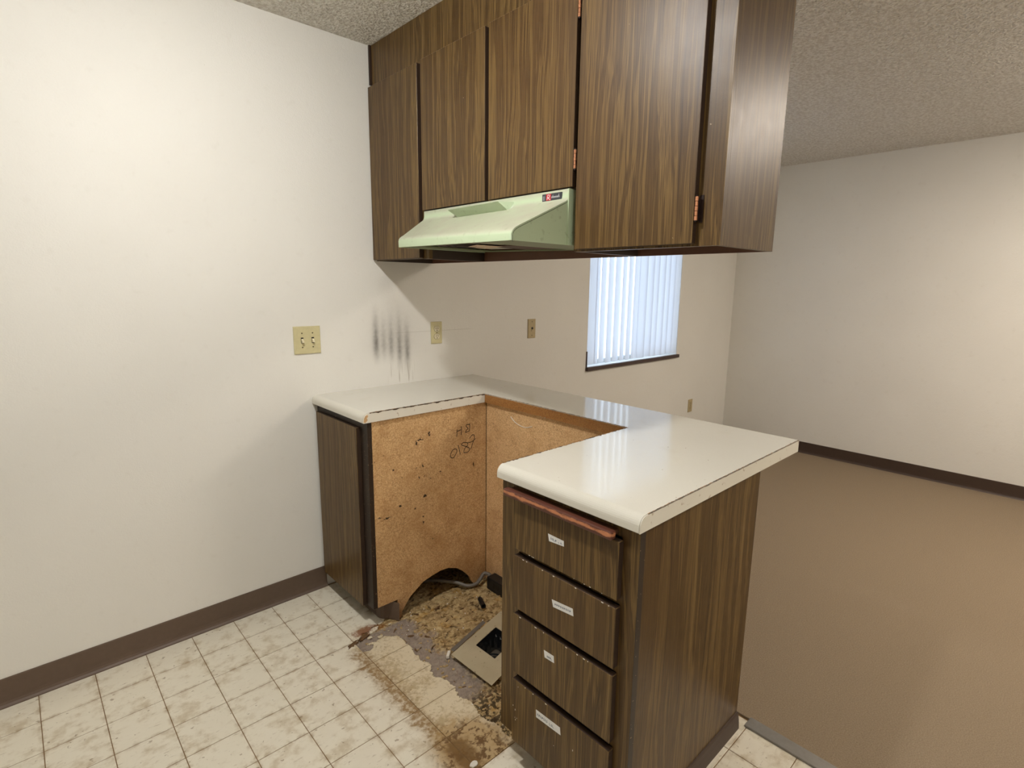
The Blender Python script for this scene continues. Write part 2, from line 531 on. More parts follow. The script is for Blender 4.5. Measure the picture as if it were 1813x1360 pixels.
def tag(o, label=None, cat=None, group=None, kind=None):
    if label: o['label'] = label
    if cat: o['category'] = cat
    if group: o['group'] = group
    if kind: o['kind'] = kind
    return o

def add_box(bm, lo, hi, bevel=0.0, seg=1, mi=0, edge_mi=None, axis=0):
    """box; with edge_mi the faces not facing +-axis get that slot"""
    vs_ = [bm.verts.new((x, y, z)) for x in (lo[0], hi[0]) for y in (lo[1], hi[1]) for z in (lo[2], hi[2])]
    idx = [(0, 1, 3, 2), (4, 6, 7, 5), (0, 4, 5, 1), (2, 3, 7, 6), (0, 2, 6, 4), (1, 5, 7, 3)]
    fs = []
    for i, q in enumerate(idx):
        f = bm.faces.new([vs_[k] for k in q])
        f.material_index = mi
        if edge_mi is not None and (i // 2) != axis:
            f.material_index = edge_mi
        fs.append(f)
    if bevel > 0:
        es = list({e for f in fs for e in f.edges})
        bmesh.ops.bevel(bm, geom=es, offset=bevel, segments=seg, affect='EDGES', profile=0.5)
    return bm

def box(name, lo, hi, mats, parent=None, bevel=0.0, seg=1, edge_mi=None, axis=0, smooth=False):
    lo2 = [min(a, b) for a, b in zip(lo, hi)]
    hi2 = [max(a, b) for a, b in zip(lo, hi)]
    bm = bmesh.new()
    add_box(bm, lo2, hi2, bevel, seg, 0, edge_mi, axis)
    return finish(name, bm, mats, parent, smooth)

def add_prism(bm, pts, axis, a, b, mi=0):
    """extrude a polygon (2D pts) between a and b along axis (0 x,1 y,2 z)"""
    def p3(p, t):
        if axis == 0: return (t, p[0], p[1])
        if axis == 1: return (p[0], t, p[1])
        return (p[0], p[1], t)
    A = [bm.verts.new(p3(p, a)) for p in pts]
    B = [bm.verts.new(p3(p, b)) for p in pts]
    f1 = bm.faces.new(A); f2 = bm.faces.new(B[::-1])
    n = len(pts)
    fs = [f1, f2]
    for i in range(n):
        fs.append(bm.faces.new((A[i], A[(i + 1) % n], B[(i + 1) % n], B[i])))
    for f in fs: f.material_index = mi
    return fs

def add_tube(bm, pts, r, n=8, cap=True, mi=0):
    pts = [Vector(p) for p in pts]
    rings = []
    up0 = Vector((0, 0, 1))
    for i, p in enumerate(pts):
        d = (pts[min(i + 1, len(pts) - 1)] - pts[max(i - 1, 0)]).normalized()
        u = up0 if abs(d.dot(up0)) < 0.95 else Vector((1, 0, 0))
        s = d.cross(u).normalized(); t = s.cross(d).normalized()
        rr = r[i] if isinstance(r, (list, tuple)) else r
        rings.append([bm.verts.new(p + s * rr * math.cos(2 * math.pi * k / n) + t * rr * math.sin(2 * math.pi * k / n)) for k in range(n)])
    for a, b in zip(rings, rings[1:]):
        for k in range(n):
            f = bm.faces.new((a[k], a[(k + 1) % n], b[(k + 1) % n], b[k])); f.material_index = mi
    if cap:
        f = bm.faces.new(rings[0]); f.material_index = mi
        f = bm.faces.new(rings[-1][::-1]); f.material_index = mi

def add_disc(bm, c, r, axis, depth, n=20, mi=0):
    pts = [(math.cos(2 * math.pi * k / n) * r, math.sin(2 * math.pi * k / n) * r) for k in range(n)]
    if axis == 1: add_prism(bm, [(c[0] + p[0], c[2] + p[1]) for p in pts], 1, c[1], c[1] + depth, mi)
    if axis == 0: add_prism(bm, [(c[1] + p[0], c[2] + p[1]) for p in pts], 0, c[0], c[0] + depth, mi)
    if axis == 2: add_prism(bm, [(c[0] + p[0], c[1] + p[1]) for p in pts], 2, c[2], c[2] + depth, mi)

def smoothpath(pts, k=4):
    pts = [Vector(p) for p in pts]
    out = []
    for i in range(len(pts) - 1):
        p0 = pts[max(i - 1, 0)]; p1 = pts[i]; p2 = pts[i + 1]; p3 = pts[min(i + 2, len(pts) - 1)]
        for j in range(k):
            t = j / k
            out.append(0.5 * ((2 * p1) + (p2 - p0) * t + (2 * p0 - 5 * p1 + 4 * p2 - p3) * t * t + (3 * p1 - p0 - 3 * p2 + p3) * t ** 3))
    out.append(pts[-1])
    return out

# ------------------------------------------------------------------ room shell
XL, XR, YB, ZC = -3.1, 3.97, -4.3, 2.404
WX0, WX1, WZ0, WZ1 = 1.885, 3.035, 0.857, 2.06
H = 0.914

bm = bmesh.new()
for lo, hi in (((XL - .12, 0, -.06), (WX0, .13, ZC)), ((WX1, 0, -.06), (XR + .12, .13, ZC)), ((WX0, 0, -.06), (WX1, .13, WZ0)), ((WX0, 0, WZ1), (WX1, .13, ZC))):
    add_box(bm, lo, hi)
tag(finish('wall_back', bm, M['wall']), kind='structure')
tag(box('wall_right', (XR, YB, -.06), (XR + .12, 0, ZC), M['wall2']), kind='structure')
tag(box('wall_left', (XL - .12, YB, -.06), (XL, 0, ZC), M['wall2']), kind='structure')
tag(box('wall_front', (XL - .12, YB - .12, -.06), (XR + .12, YB, ZC), M['wall2']), kind='structure')
tag(box('ceiling', (XL - .12, YB - .12, ZC), (XR + .12, .13, ZC + .1), M['ceiling']), kind='structure')

# vinyl cove baseboards: concave toe profile
def cove_profile(h=.1):
    return [(0, 0), (0.014, 0), (0.0135, .004), (.008, .010), (.005, .018), (.004, .03), (.004, h - .003), (.003, h), (0, h)]
def cove_y(name, x0, x1, y, mat, parent=None):      # runs along x on a wall facing -y
    bm = bmesh.new()
    add_prism(bm, [(y - a, z) for a, z in cove_profile()], 0, x0, x1)
    return finish(name, bm, mat, parent)
def cove_x(name, y0, y1, x, sgn, mat, parent=None, h=.1):  # runs along y, sticks out in sgn*x
    bm = bmesh.new()
    add_prism(bm, [(x + sgn * a, z) for a, z in cove_profile(h)], 1, y0, y1)
    return finish(name, bm, mat, parent)
tag(cove_y('baseboard_back', XL, .0225, -.0003, M['cove']), kind='structure')
tag(cove_y('baseboard_back', .66, XR - .02, -.0003, M['cove_dark']), kind='structure')
tag(cove_x('baseboard_right', YB + .001, -.0165, XR - .0003, -1, M['cove_dark']), kind='structure')
tag(cove_x('baseboard_left', YB + .001, -.0165, XL + .0003, 1, M['cove']), kind='structure')

# ------------------------------------------------------------------ floor: slab, joints, tiles, torn-out subfloor
floor = tag(box('floor', (XL - .12, YB - .12, -.16), (XR + .12, .13, -.06), M['slab']), kind='structure')
TORN = [(.66, -.12), (.12, -.12), (.10, -.40), (.09, -.424), (.036, -.428), (-.011, -.444), (-.08, -.466), (-.132, -.482), (-.139, -.492), (-.118, -.526),
        (-.088, -.547), (-.062, -.562), (-.04, -.552), (-.018, -.524), (.028, -.522), (.058, -.532), (.074, -.549), (.069, -.654), (.057, -.72), (.069, -.78),
        (.048, -.831), (.069, -.884), (.066, -.937), (.051, -.976), (.071, -1.024), (.055, -1.088), (.069, -1.147), (.066, -1.206), (.078, -1.236), (.10, -1.25), (.66, -1.25)]
def torn_d(x, y):
    ins = False
    best = 9.0
    n = len(TORN)
    for i in range(n):
        x1, y1 = TORN[i]; x2, y2 = TORN[(i + 1) % n]
        if (y1 > y) != (y2 > y) and x < (x2 - x1) * (y - y1) / (y2 - y1) + x1:
            ins = not ins
        dx, dy = x2 - x1, y2 - y1
        t = max(0, min(1, ((x - x1) * dx + (y - y1) * dy) / (dx * dx + dy * dy)))
        best = min(best, (x - x1 - t * dx) ** 2 + (y - y1 - t * dy) ** 2)
    d = math.sqrt(best) * (1 if ins else -1)
    return d
def torn(x, y):
    d = torn_d(x, y)
    if d < -.04: return False
    if d > .04: return True
    d += .010 * noise.noise((x * 38, y * 38, 1.3)) + .006 * noise.noise((x * 110, y * 110, 4.1))
    # islands of vinyl left standing in the tear
    if d > 0 and x < .09 and y > -.62 and noise.noise((x * 30 + 5, y * 45, 9.0)) > .32: return False
    return d > 0

T = .1545
JX, JY = -.08, -.008
def covered(x0, x1, y0, y1):     # fully under a base cabinet
    if x0 > .10 and y0 > -.45: return True
    if x0 > .10 and y1 < -1.245 and y0 > -1.665: return True
    if x0 > .10 and x1 > .62 and y0 > -1.665: return True
    return False
def in_view(x, y):
    d = Vector((x, y, 0)) - CP
    z = d.dot(FV)
    if z < .1: return False, 99
    u = 906.5 + FPX * d.dot(RV) / z; v = 680 - FPX * d.dot(UV) / z
    return (-60 < u < 1880 and v < 1460), z
cells = []
for i in range(-20, 5):
    for j in range(0, 29):
        x0 = JX + i * T; y1 = JY - j * T
        x1 = x0 + T; y0 = y1 - T
        if x0 < XL - T or x0 > .64: continue
        if covered(x0, x1, y0, y1): continue
        cells.append((x0, x1, y0, y1))
# first row sliver against the wall (joint at -8 mm hides under the baseboard)
GAP = .0011
bmc = bmesh.new()
hw = T / 2 - GAP
for z, k in ((0.0, hw - .0012), (-.0009, hw), (-.003, hw)):
    for sx, sy in ((-1, -1), (1, -1), (1, 1), (-1, 1)):
        bmc.verts.new((sx * k, sy * k, z))
bmc.verts.ensure_lookup_table()
V = bmc.verts
bmc.faces.new((V[0], V[1], V[2], V[3]))
for a in (0, 4):
    for k in range(4):
        bmc.faces.new((V[a + k], V[a + 4 + k], V[a + 4 + (k + 1) % 4], V[a + (k + 1) % 4]))
tile_me = bpy.data.meshes.new('tile')
bmesh.ops.recalc_face_normals(bmc, faces=bmc.faces)
bmc.to_mesh(tile_me); bmc.free()
tile_me.materials.append(M['vinyl'])
FO = WORLD_O[floor.name]
far_bm = bmesh.new()
order = []
for c in cells:
    cx, cy = (c[0] + c[1]) / 2, (c[2] + c[3]) / 2
    vis, dist = in_view(cx, cy)
    order.append((0 if vis else 1, dist, c))
order.sort()
N_T = 0
for flag, dist, (x0, x1, y0, y1) in order:
    cx, cy = (x0 + x1) / 2, (y0 + y1) / 2
    near = x1 > -.18 and y0 > -1.27 and y1 < -.3 and x0 < .12
    st = None
    if x0 > -.2 and x0 < .66 and y1 <= .0 and y0 > -1.42:
        st = [torn(x0 + T * (a + .5) / 8, y0 + T * (b + .5) / 8) for a in range(8) for b in range(8)]
        if all(st): continue
    if st and any(st):
        n = 48
        bm = bmesh.new()
        grid = {}
        s = (T - 2 * GAP) / n
        def gv(a, b):
            if (a, b) not in grid:
                grid[(a, b)] = bm.verts.new((x0 + GAP + a * s, y0 + GAP + b * s, 0.0004 * noise.noise((x0 + a * s * 30, y0 + b * s * 30, 0))))
            return grid[(a, b)]
        for a in range(n):
            for b in range(n):
                if not torn(x0 + GAP + (a + .5) * s, y0 + GAP + (b + .5) * s):
                    bm.faces.new((gv(a, b), gv(a + 1, b), gv(a + 1, b + 1), gv(a, b + 1)))
        if not bm.faces:
            bm.free(); continue
        be = [e for e in bm.edges if len(e.link_faces) == 1]
        r = bmesh.ops.extrude_edge_only(bm, edges=be)
        for v in [q for q in r['geom'] if isinstance(q, bmesh.types.BMVert)]:
            v.co.z -= .0035
        finish('tile', bm, M['vinyl'], floor)
        N_T += 1
    elif N_T < 296 and flag == 0:
        ob = bpy.data.objects.new('tile', tile_me)
        COL.objects.link(ob)
        ob.parent = floor
        ob.location = Vector((cx, cy, 0)) - FO
        N_T += 1
    else:
        if x0 > XL - .1: add_box(far_bm, (x0 + GAP, y0 + GAP, -.003), (x1 - GAP, y1 - GAP, 0))
tag(finish('tile_field', far_bm, M['vinyl'], floor), kind='stuff')

# joint bed under the tiles (left out where the floor is torn)
bm = bmesh.new()
ZG = -.0014
bx0, bx1, by0, by1 = -.17, .13, -1.28, -.38
def quad(bm, x0, x1, y0, y1, z):
    f = bm.faces.new([bm.verts.new(p) for p in ((x0, y0, z), (x1, y0, z), (x1, y1, z), (x0, y1, z))])
    return f
quad(bm, XL, bx0, YB, 0, ZG)
quad(bm, bx0, .70, YB, by0, ZG)
quad(bm, bx0, .13, by1, 0, ZG)
nx, ny = 75, 220
for a in range(nx):
    for b in range(ny):
        x0 = bx0 + (bx1 - bx0) * a / nx; x1 = bx0 + (bx1 - bx0) * (a + 1) / nx
        y0 = by0 + (by1 - by0) * b / ny; y1 = by0 + (by1 - by0) * (b + 1) / ny
        if not torn((x0 + x1) / 2, (y0 + y1) / 2):
            quad(bm, x0, x1, y0, y1, ZG)
bmesh.ops.remove_doubles(bm, verts=bm.verts, dist=1e-5)
finish('joint_bed', bm, M['grout'], floor)

# rotten board under the torn vinyl
def sub_h(x, y):
    h = -.0045 + .0030 * noise.noise((x * 22, y * 22, 2.0)) + .0030 * noise.noise((x * 60, y * 75, 5.0)) + .0022 * noise.noise((x * 150, y * 190, 8.0))
    k = noise.noise((x * 9, y * 9, 3.0))
    if x > .16: h += .004 * max(0, k)
    rg = noise.noise((x * 30 + y * 14, y * 55 - x * 10, 11.0))
    if rg > .25 and x > .12: h += .010 * (rg - .25)
    h += .005 * (abs(noise.noise((x * 16 + 3, y * 20, 21.0))) * 2 - .5) * (1 if x > .12 else .3)
    return max(-.011, min(h, .010))
bm = bmesh.new()
nx, ny = 230, 320
sx0, sx1, sy0, sy1 = -.15, .64, -1.27, -.03
gr = []
for a in range(nx + 1):
    row = []
    for b in range(ny + 1):
        x = sx0 + (sx1 - sx0) * a / nx; y = sy0 + (sy1 - sy0) * b / ny
        h = sub_h(x, y)
        td = torn_d(x, y)
        if td < .02: h = min(h, -.0035)
        row.append(bm.verts.new((x, y, h)))
    gr.append(row)
PLA = Vector((.148, -.807, .020)); PLB = Vector((.162, -1.025, .012)); PLD = Vector((.360, -.768, .036))
E1 = (PLD - PLA); E2 = (PLB - PLA)
def in_hole(x, y):
    rx, ry = x - PLA.x, y - PLA.y
    det = E1.x * E2.y - E1.y * E2.x
    s = (rx * E2.y - ry * E2.x) / det; t = (E1.x * ry - E1.y * rx) / det
    return .42 < s < 1.08 and .17 < t < .72
for a in range(nx):
    for b in range(ny):
        x = sx0 + (sx1 - sx0) * (a + .5) / nx; y = sy0 + (sy1 - sy0) * (b + .5) / ny
        if in_hole(x, y): continue
        bm.faces.new((gr[a][b], gr[a + 1][b], gr[a + 1][b + 1], gr[a][b + 1]))
bmesh.ops.delete(bm, geom=[v for v in bm.verts if not v.link_faces], context='VERTS')
finish('subfloor_board', bm, M['subfloor'], floor)

box('carpet', (.70, YB, -.06), (XR, 0, .004), M['carpet'], floor)
box('threshold_strip', (.66, YB, -.05), (.71, -1.70, .006), M['frame_alu'], floor, bevel=.002)

# ------------------------------------------------------------------ window and blind
win = bpy.data.objects.new('window_1', None)
COL.objects.link(win); WORLD_O[win.name] = Vector((WX0, .1, WZ0)); win.location = WORLD_O[win.name]; win['kind'] = 'structure'
bm = bmesh.new()
fw = .03
xm = (WX0 + WX1) / 2
for lo, hi in (((WX0, .085, WZ0), (WX0 + fw, .115, WZ1)), ((WX1 - fw, .085, WZ0), (WX1, .115, WZ1)), ((WX0 + fw, .085, WZ0), (WX1 - fw, .115, WZ0 + fw)), ((WX0 + fw, .085, WZ1 - fw), (WX1 - fw, .115, WZ1))):
    add_box(bm, lo, hi)
finish('window_frame', bm, M['white_metal'], win)
for a, b in ((WX0 + fw, WX1 - fw),):
    box('pane', (a, .098, WZ0 + fw), (b, .102, WZ1 - fw), M['glass'], win)
bm = bmesh.new()
add_box(bm, (WX0 - .010, -.022, WZ0 - .022), (WX1 + .012, -.0005, WZ0 + .004), .002)
finish('window_sill', bm, M['sill'], win)
box('inner_sill', (WX0 + .0005, .0002, WZ0 + .0003), (WX1 - .0005, .083, WZ0 + .0045), M['white_metal'], win)
box('sill_return', (WX0 - .008, -.006, WZ0 + .0045), (WX0 + .0, -.0006, WZ0 + .11), M['sill'], win)

blind = thing('vertical_blind', 'white vertical slat blind hanging in the living room window', 'blind', ((WX0 + WX1) / 2, .035, WZ0))
box('headrail', (WX0 + .005, .001, WZ1 - .045), (WX1 - .005, .040, WZ1 - .005), M['white_metal'], blind, bevel=.003)
edges = [1.895, 1.975, 2.02, 2.10, 2.18, 2.262, 2.335, 2.41, 2.49, 2.565, 2.645, 2.72, 2.80, 2.875, 2.95, 3.03]
angs = [-4, 4, 14, 12, 9, 14, 12, 8, -10, -14, -12, -15, -12, -14, -12, -6]
for k in range(len(edges) - 1):
    a, b = edges[k], edges[k + 1]
    cx = (a + b) / 2
    ang = math.radians(angs[k])
    w = (b - a) * (1.06 if 1 <= k <= 7 else 1.24) / math.cos(ang)
    bm = bmesh.new()
    rows = []
    n = 6
    zb = WZ0 + .016 + random.uniform(-.003, .006)
    for z in (zb, WZ1 - .05):
        r = []
        for q in range(n + 1):
            t = (q / n - .5)
            bow = .007 * (1 - (2 * t) ** 2)
            lx, ly = t * w, bow
            r.append((cx + lx * math.cos(ang) - ly * math.sin(ang), .016 + lx * math.sin(ang) + ly * math.cos(ang) * -1, z))
        rows.append(r)
    th = .0008
    for off in (0,):
        A = [bm.verts.new(p) for p in rows[0]]; B = [bm.verts.new(p) for p in rows[1]]
        for q in range(n):
            bm.faces.new((A[q], A[q + 1], B[q + 1], B[q]))
    ob = finish('slat', bm, M['blind'], blind, smooth=True)

# ------------------------------------------------------------------ kitchen ceiling light and two added fill lights (above the photograph's frame)
def ceiling_light(x, y, r, mat, label, dome=.05):  # also builds the two added fill lights
    t = thing('ceiling_light', label, 'light', (x, y, ZC))
    bm = bmesh.new()
    n = 32
    prof = [(r + .03, 0), (r + .028, -.012), (r + .004, -.018), (r, -.012), (r, 0)]
    R_ = [[bm.verts.new((x + p[0] * math.cos(2 * math.pi * k / n), y + p[0] * math.sin(2 * math.pi * k / n), ZC + p[1])) for k in range(n)] for p in prof]
    for a, b in zip(R_, R_[1:]):
        for k in range(n): bm.faces.new((a[k], a[(k + 1) % n], b[(k + 1) % n], b[k]))
    finish('trim_ring', bm, M['white_metal'], t, smooth=True)
    bm = bmesh.new()
    rings = [[bm.verts.new((x + r * .98 * s * math.cos(2 * math.pi * k / n), y + r * .98 * s * math.sin(2 * math.pi * k / n), ZC - .006 - dome * math.sqrt(max(0, 1 - s * s)))) for k in range(n)] for s in (1, .95, .85, .7, .5, .25)]
    for a, b in zip(rings, rings[1:]):
        for k in range(n): bm.faces.new((a[k], a[(k + 1) % n], b[(k + 1) % n], b[k]))
    bm.faces.new(rings[-1])
    finish('diffuser', bm, mat, t, smooth=True)
    return t
ceiling_light(LAMP_P[0], LAMP_P[1], .062, M['lamp'], 'round recessed ceiling light over the kitchen floor, lit')
ceiling_light(REAR_FILL_P[0], REAR_FILL_P[1], .062, M['fill_rear'], 'added round ceiling fill light behind the viewer at the kitchen rear, lit')
ceiling_light(LIVING_FILL_P[0], LIVING_FILL_P[1], .45, M['fill_living'], 'added wide round ceiling fill light on the living room side, lit warm', .09)

# ------------------------------------------------------------------ counter top
XC, XB = .604, .903
YA, YBB, YL = -.458, -1.2285, -1.688
ct = thing('countertop', 'cream laminate peninsula countertop with a stove cutout', 'countertop', (.45, -.84, H - .038))
def nose_profile(xb):
    pts = [(xb, H - .038), (xb, H)]
    R0 = .024
    for k in range(0, 9):
        a = math.pi / 2 * k / 8
        pts.append((R0 - R0 * math.sin(a), H - R0 + R0 * math.cos(a) if True else 0))
    pts += [(0.0, H - .036), (.002, H - .038)]
    return pts
bm = bmesh.new()
add_prism(bm, nose_profile(XB), 1, -.0008, YA)
add_prism(bm, nose_profile(XB), 1, YBB, YL)
add_box(bm, (XC, YBB, H - .038), (XB, YA, H))
finish('laminate_top', bm, M['laminate'], ct)
# white strips glued on the cut ends, dark chipped seam along their top edge
def strip(name, y, yo, x0, x1, mat):
    bm = bmesh.new()
    R0 = .024
    pts = [(x1, H - .0385), (x1, H - .0016)]
    pts.append((R0, H - .0016))
    for k in range(1, 9):
        a = math.pi / 2 * k / 8
        pts.append((x0 + R0 - (R0 - .0016) * math.sin(a), H - R0 + (R0 - .0016) * math.cos(a)))
    pts += [(x0 + .0016, H - .0385)]
    add_prism(bm, pts, 1, y, yo)
    return finish(name, bm, mat, ct)
strip('edge_strip', YA - .0002, YA - .0022, .002, XC - .0015, M['strip'])
strip('edge_strip', YL - .0002, YL - .0022, .0, XB, M['strip'])
box('core_edge', (XC - .0016, YBB, H - .0382), (XC - .0002, YA - .003, H - .002), M['core'], ct)
box('core_edge', (.012, YBB + .0002, H - .0375), (XC - .002, YBB + .0018, H - .003), M['core'], ct)
def ragged(name, p, q, w, seed, up=.0007):
    """thin chipped dark line lying on the top edge from p to q"""
    bm = bmesh.new()
    p = Vector(p); q = Vector(q); L = (q - p).length; d = (q - p).normalized()
    s = d.cross(Vector((0, 0, 1)))
    n = int(L / .004)
    prev = None
    for i in range(n + 1):
        c = p + d * (L * i / n)
        ww = w * max(.15, .55 + 1.1 * noise.noise((i * .35, seed, 0)) + .7 * noise.noise((i * 1.3, seed + 7, 0)))
        cur = [bm.verts.new(c - s * .0004 + Vector((0, 0, .0002))), bm.verts.new(c + s * ww + Vector((0, 0, .0002)))]
        if prev: bm.faces.new((prev[0], prev[1], cur[1], cur[0]))
        prev = cur
    r = bmesh.ops.extrude_face_region(bm, geom=list(bm.faces))
    for v in [g_ for g_ in r['geom'] if isinstance(g_, bmesh.types.BMVert)]: v.co.z += up * .4
    return finish(name, bm, M['seam'], ct)
ragged('chipped_seam', (XC, YA - .001, H), (.03, YA - .001, H), .0065, 1)
ragged('chipped_seam', (XC - .0005, YBB, H), (XC - .0005, YA, H), .007, 2)
ragged('chipped_seam', (.02, YBB, H), (XC, YBB, H), .006, 3)
ragged('chipped_seam', (XB - .002, YL - .001, H), (.03, YL - .001, H), .0022, 4)
def ragged_v(x0, x1, y, hgt, seed):
    # dark chipped glue line on the face just under the top edge
    bm = bmesh.new()
    n = int(abs(x1 - x0) / .003)
    prev = None
    for i in range(n + 1):
        x = x0 + (x1 - x0) * i / n
        h_ = hgt * max(.12, .5 + 1.3 * noise.noise((i * .12, seed, 0)) + .6 * noise.noise((i * .8, seed + 3, 0)))
        cur = [bm.verts.new((x, y, H - .0003)), bm.verts.new((x, y, H - .0003 - h_))]
        if prev: bm.faces.new((prev[0], prev[1], cur[1], cur[0]))
        prev = cur
    r = bmesh.ops.extrude_face_region(bm, geom=list(bm.faces))
    for v in [g_ for g_ in r['geom'] if isinstance(g_, bmesh.types.BMVert)]: v.co.y += .0006
    return finish('glue_line', bm, M['seam_dark'], ct)
ragged_v(.03, XC - .002, YA - .0029, .0045, 2.0)
ragged_v(.03, XB - .002, YL - .0029, .0011, 9.0)
# flaked laminate at the near corner by the stove gap
bm = bmesh.new()
for k in range(9):
    a = math.pi / 2 * k / 8
bm.free()
bm = bmesh.new()
add_prism(bm, [(.004, H - .034), (.006, H - .020), (.013, H - .009), (.020, H - .006), (.024, H - .012), (.018, H - .020), (.021, H - .027), (.012, H - .036)], 1, YA - .0026, YA - .0023)
finish('broken_corner', bm, M['pboard2'], ct)

# ------------------------------------------------------------------ base cabinets
XF = .022         # face frame plane
XP = .618         # peninsula back panel
pen = thing('peninsula_back_panel', 'bare particle board panel across the back of the stove gap', 'panel', (.627, -.84, 0))
box('board', (XP, -1.2285, .0), (XP + .012, -.4555, H - .0385), M['pboard2'], pen)
box('outer_skin', (XP + .0125, -1.664, 0), (XP + .022, -.001, H - .0385), M['wood'], pen)
# glue drip scratched across the panel
bm = bmesh.new()
add_tube(bm, smoothpath([(XP - .001, -.618, .836), (XP - .001, -.64, .820), (XP - .001, -.67, .809), (XP - .001, -.71, .806), (XP - .001, -.75, .818)]), .0016, 6)
finish('glue_smear', bm, M['crumb'], pen)
bm = bmesh.new()
for a, b in (((-.798, .872), .006), ((-.822, .872), .007)):
    add_disc(bm, (XP - .0012, a[0], a[1]), b * .6, 0, .001, 10)
finish('plaster_dab', bm, M['crumb'], pen)

def frame_bm(bm, y0, y1, z0, z1, rails, stile_l=.05, stile_r=.05, x=XF, th=.018):
    add_box(bm, (x, y1 - stile_l, z0), (x + th, y1, z1))
    add_box(bm, (x, y0, z0), (x + th, y0 + stile_r, z1))
    for a, b in rails:
        add_box(bm, (x, y0 + stile_r, a), (x + th, y1 - stile_l, b))

# left cabinet, beside the wall
cb = thing('base_cabinet', 'narrow walnut base cabinet with one door against the white wall', 'cabinet', (.3, -.23, 0))
bm = bmesh.new()
frame_bm(bm, -.4515, -.002, .088, H - .0385, [(.088, .12), (.84, H - .0385)], .045, .062)
finish('face_frame', bm, M['edge_worn'], cb)
d = box('door', (.003, -.397, .086), (.0215, -.028, .846), [M['wood'], M['edge']], cb, bevel=.0012, edge_mi=1)
bm = bmesh.new()
pan = [(.041, .088), (.132, .088), (.134, .0), (.150, .0), (.153, .022), (.163, .040), (.176, .052), (.20, .076), (.232, .102), (.264, .121), (.30, .131), (.354, .137), (.40, .134), (.417, .130),
       (.445, .116), (.482, .088), (.505, .062), (.522, .042), (.530, .020), (.545, .0), (.606, .0), (XP - .0005, 0), (XP - .0005, H - .0385), (.041, H - .0385)]
rp = []
for i, p in enumerate(pan):
    if 3 < i < 19:
        rp.append((p[0] + random.uniform(-.003, .003), p[1] + random.uniform(-.003, .003)))
    else: rp.append(p)
add_prism(bm, rp, 1, -.452, -.437)
sp_ = finish('side_panel', bm, M['pboard'], cb)
STROKES = [[(0.449, 0.74), (0.451, 0.754), (0.451, 0.766), (0.453, 0.773)], [(0.451, 0.764), (0.46, 0.766), (0.473, 0.768)], [(0.475, 0.783), (0.476, 0.769), (0.474, 0.755), (0.474, 0.744)],
 [(0.521, 0.789), (0.522, 0.776), (0.521, 0.764), (0.518, 0.753), (0.51, 0.753), (0.499, 0.751), (0.498, 0.753), (0.504, 0.761), (0.513, 0.768), (0.506, 0.773), (0.501, 0.781), (0.504, 0.786), (0.512, 0.786), (0.52, 0.784)],
 [(0.43, 0.647), (0.419, 0.651), (0.414, 0.659), (0.417, 0.671), (0.426, 0.683), (0.439, 0.687), (0.447, 0.684), (0.45, 0.675), (0.444, 0.664), (0.435, 0.652), (0.428, 0.647)], [(0.427, 0.663), (0.429, 0.661)],
 [(0.457, 0.701), (0.46, 0.689), (0.464, 0.673), (0.468, 0.655)],
 [(0.51, 0.701), (0.495, 0.706), (0.482, 0.706), (0.475, 0.701), (0.478, 0.696), (0.491, 0.69), (0.506, 0.683), (0.517, 0.676), (0.521, 0.67), (0.516, 0.661), (0.506, 0.657), (0.494, 0.658), (0.488, 0.661), (0.49, 0.671), (0.496, 0.68), (0.506, 0.686), (0.511, 0.693), (0.51, 0.7), (0.525, 0.701), (0.54, 0.703), (0.548, 0.709), (0.557, 0.712)],
 [(0.521, 0.719), (0.529, 0.728), (0.538, 0.733), (0.546, 0.731), (0.549, 0.723), (0.547, 0.71), (0.54, 0.697), (0.534, 0.682), (0.527, 0.668)]]
def ribbon(bm, pts, w, mk, mi=0):
    """flat pen line; mk maps (u,v) to 3D"""
    pts = [Vector((p[0], p[1], 0)) for p in pts]
    sm = smoothpath(pts, 3)
    prev = None
    for i, p in enumerate(sm):
        dd = (sm[min(i + 1, len(sm) - 1)] - sm[max(i - 1, 0)])
        dd = dd.normalized() if dd.length > 1e-9 else Vector((1, 0, 0))
        s = Vector((-dd.y, dd.x, 0)) * w / 2
        cur = [bm.verts.new(mk((p + s).x, (p + s).y)), bm.verts.new(mk((p - s).x, (p - s).y))]
        if prev:
            f = bm.faces.new((prev[0], prev[1], cur[1], cur[0])); f.material_index = mi
        prev = cur
bm = bmesh.new()
for s in STROKES:
    ribbon(bm, s, .0034, lambda u, v: (u, -.45225, v))
finish('handwriting', bm, M['pen'], sp_)
box('wall_side', (.041, -.018, .088), (XP - .001, -.002, H - .0385), M['inside'], cb)
box('toe_kick', (.088, -.400, .0), (.098, -.003, .088), M['inside'], cb)
cove_x('toe_cove', -.379, -.003, .0876, -1, M['cove'], cb, .085)
# torn cove strip curling around the corner into the gap
bm = bmesh.new()
cc = [(.072, -.380), (.076, -.404), (.086, -.418), (.100, -.424), (.113, -.446), (.127, -.472)]
A_ = []; B_ = []
hs = [.083, .083, .083, .084, .083, .080]
for (x, y), h in zip(cc, hs):
    A_.append(bm.verts.new((x, y, .0015))); B_.append(bm.verts.new((x + .002, y + .002, h)))
for k in range(len(cc) - 1):
    bm.faces.new((A_[k], A_[k + 1], B_[k + 1], B_[k]))
r = bmesh.ops.extrude_face_region(bm, geom=list(bm.faces))
for v in [q for q in r['geom'] if isinstance(q, bmesh.types.BMVert)]: v.co += Vector((.001, .003, 0))
tag(finish('cove_base_scrap', bm, M['cove']), 'torn brown vinyl base strip curling at the foot of the particle board side', 'base strip')

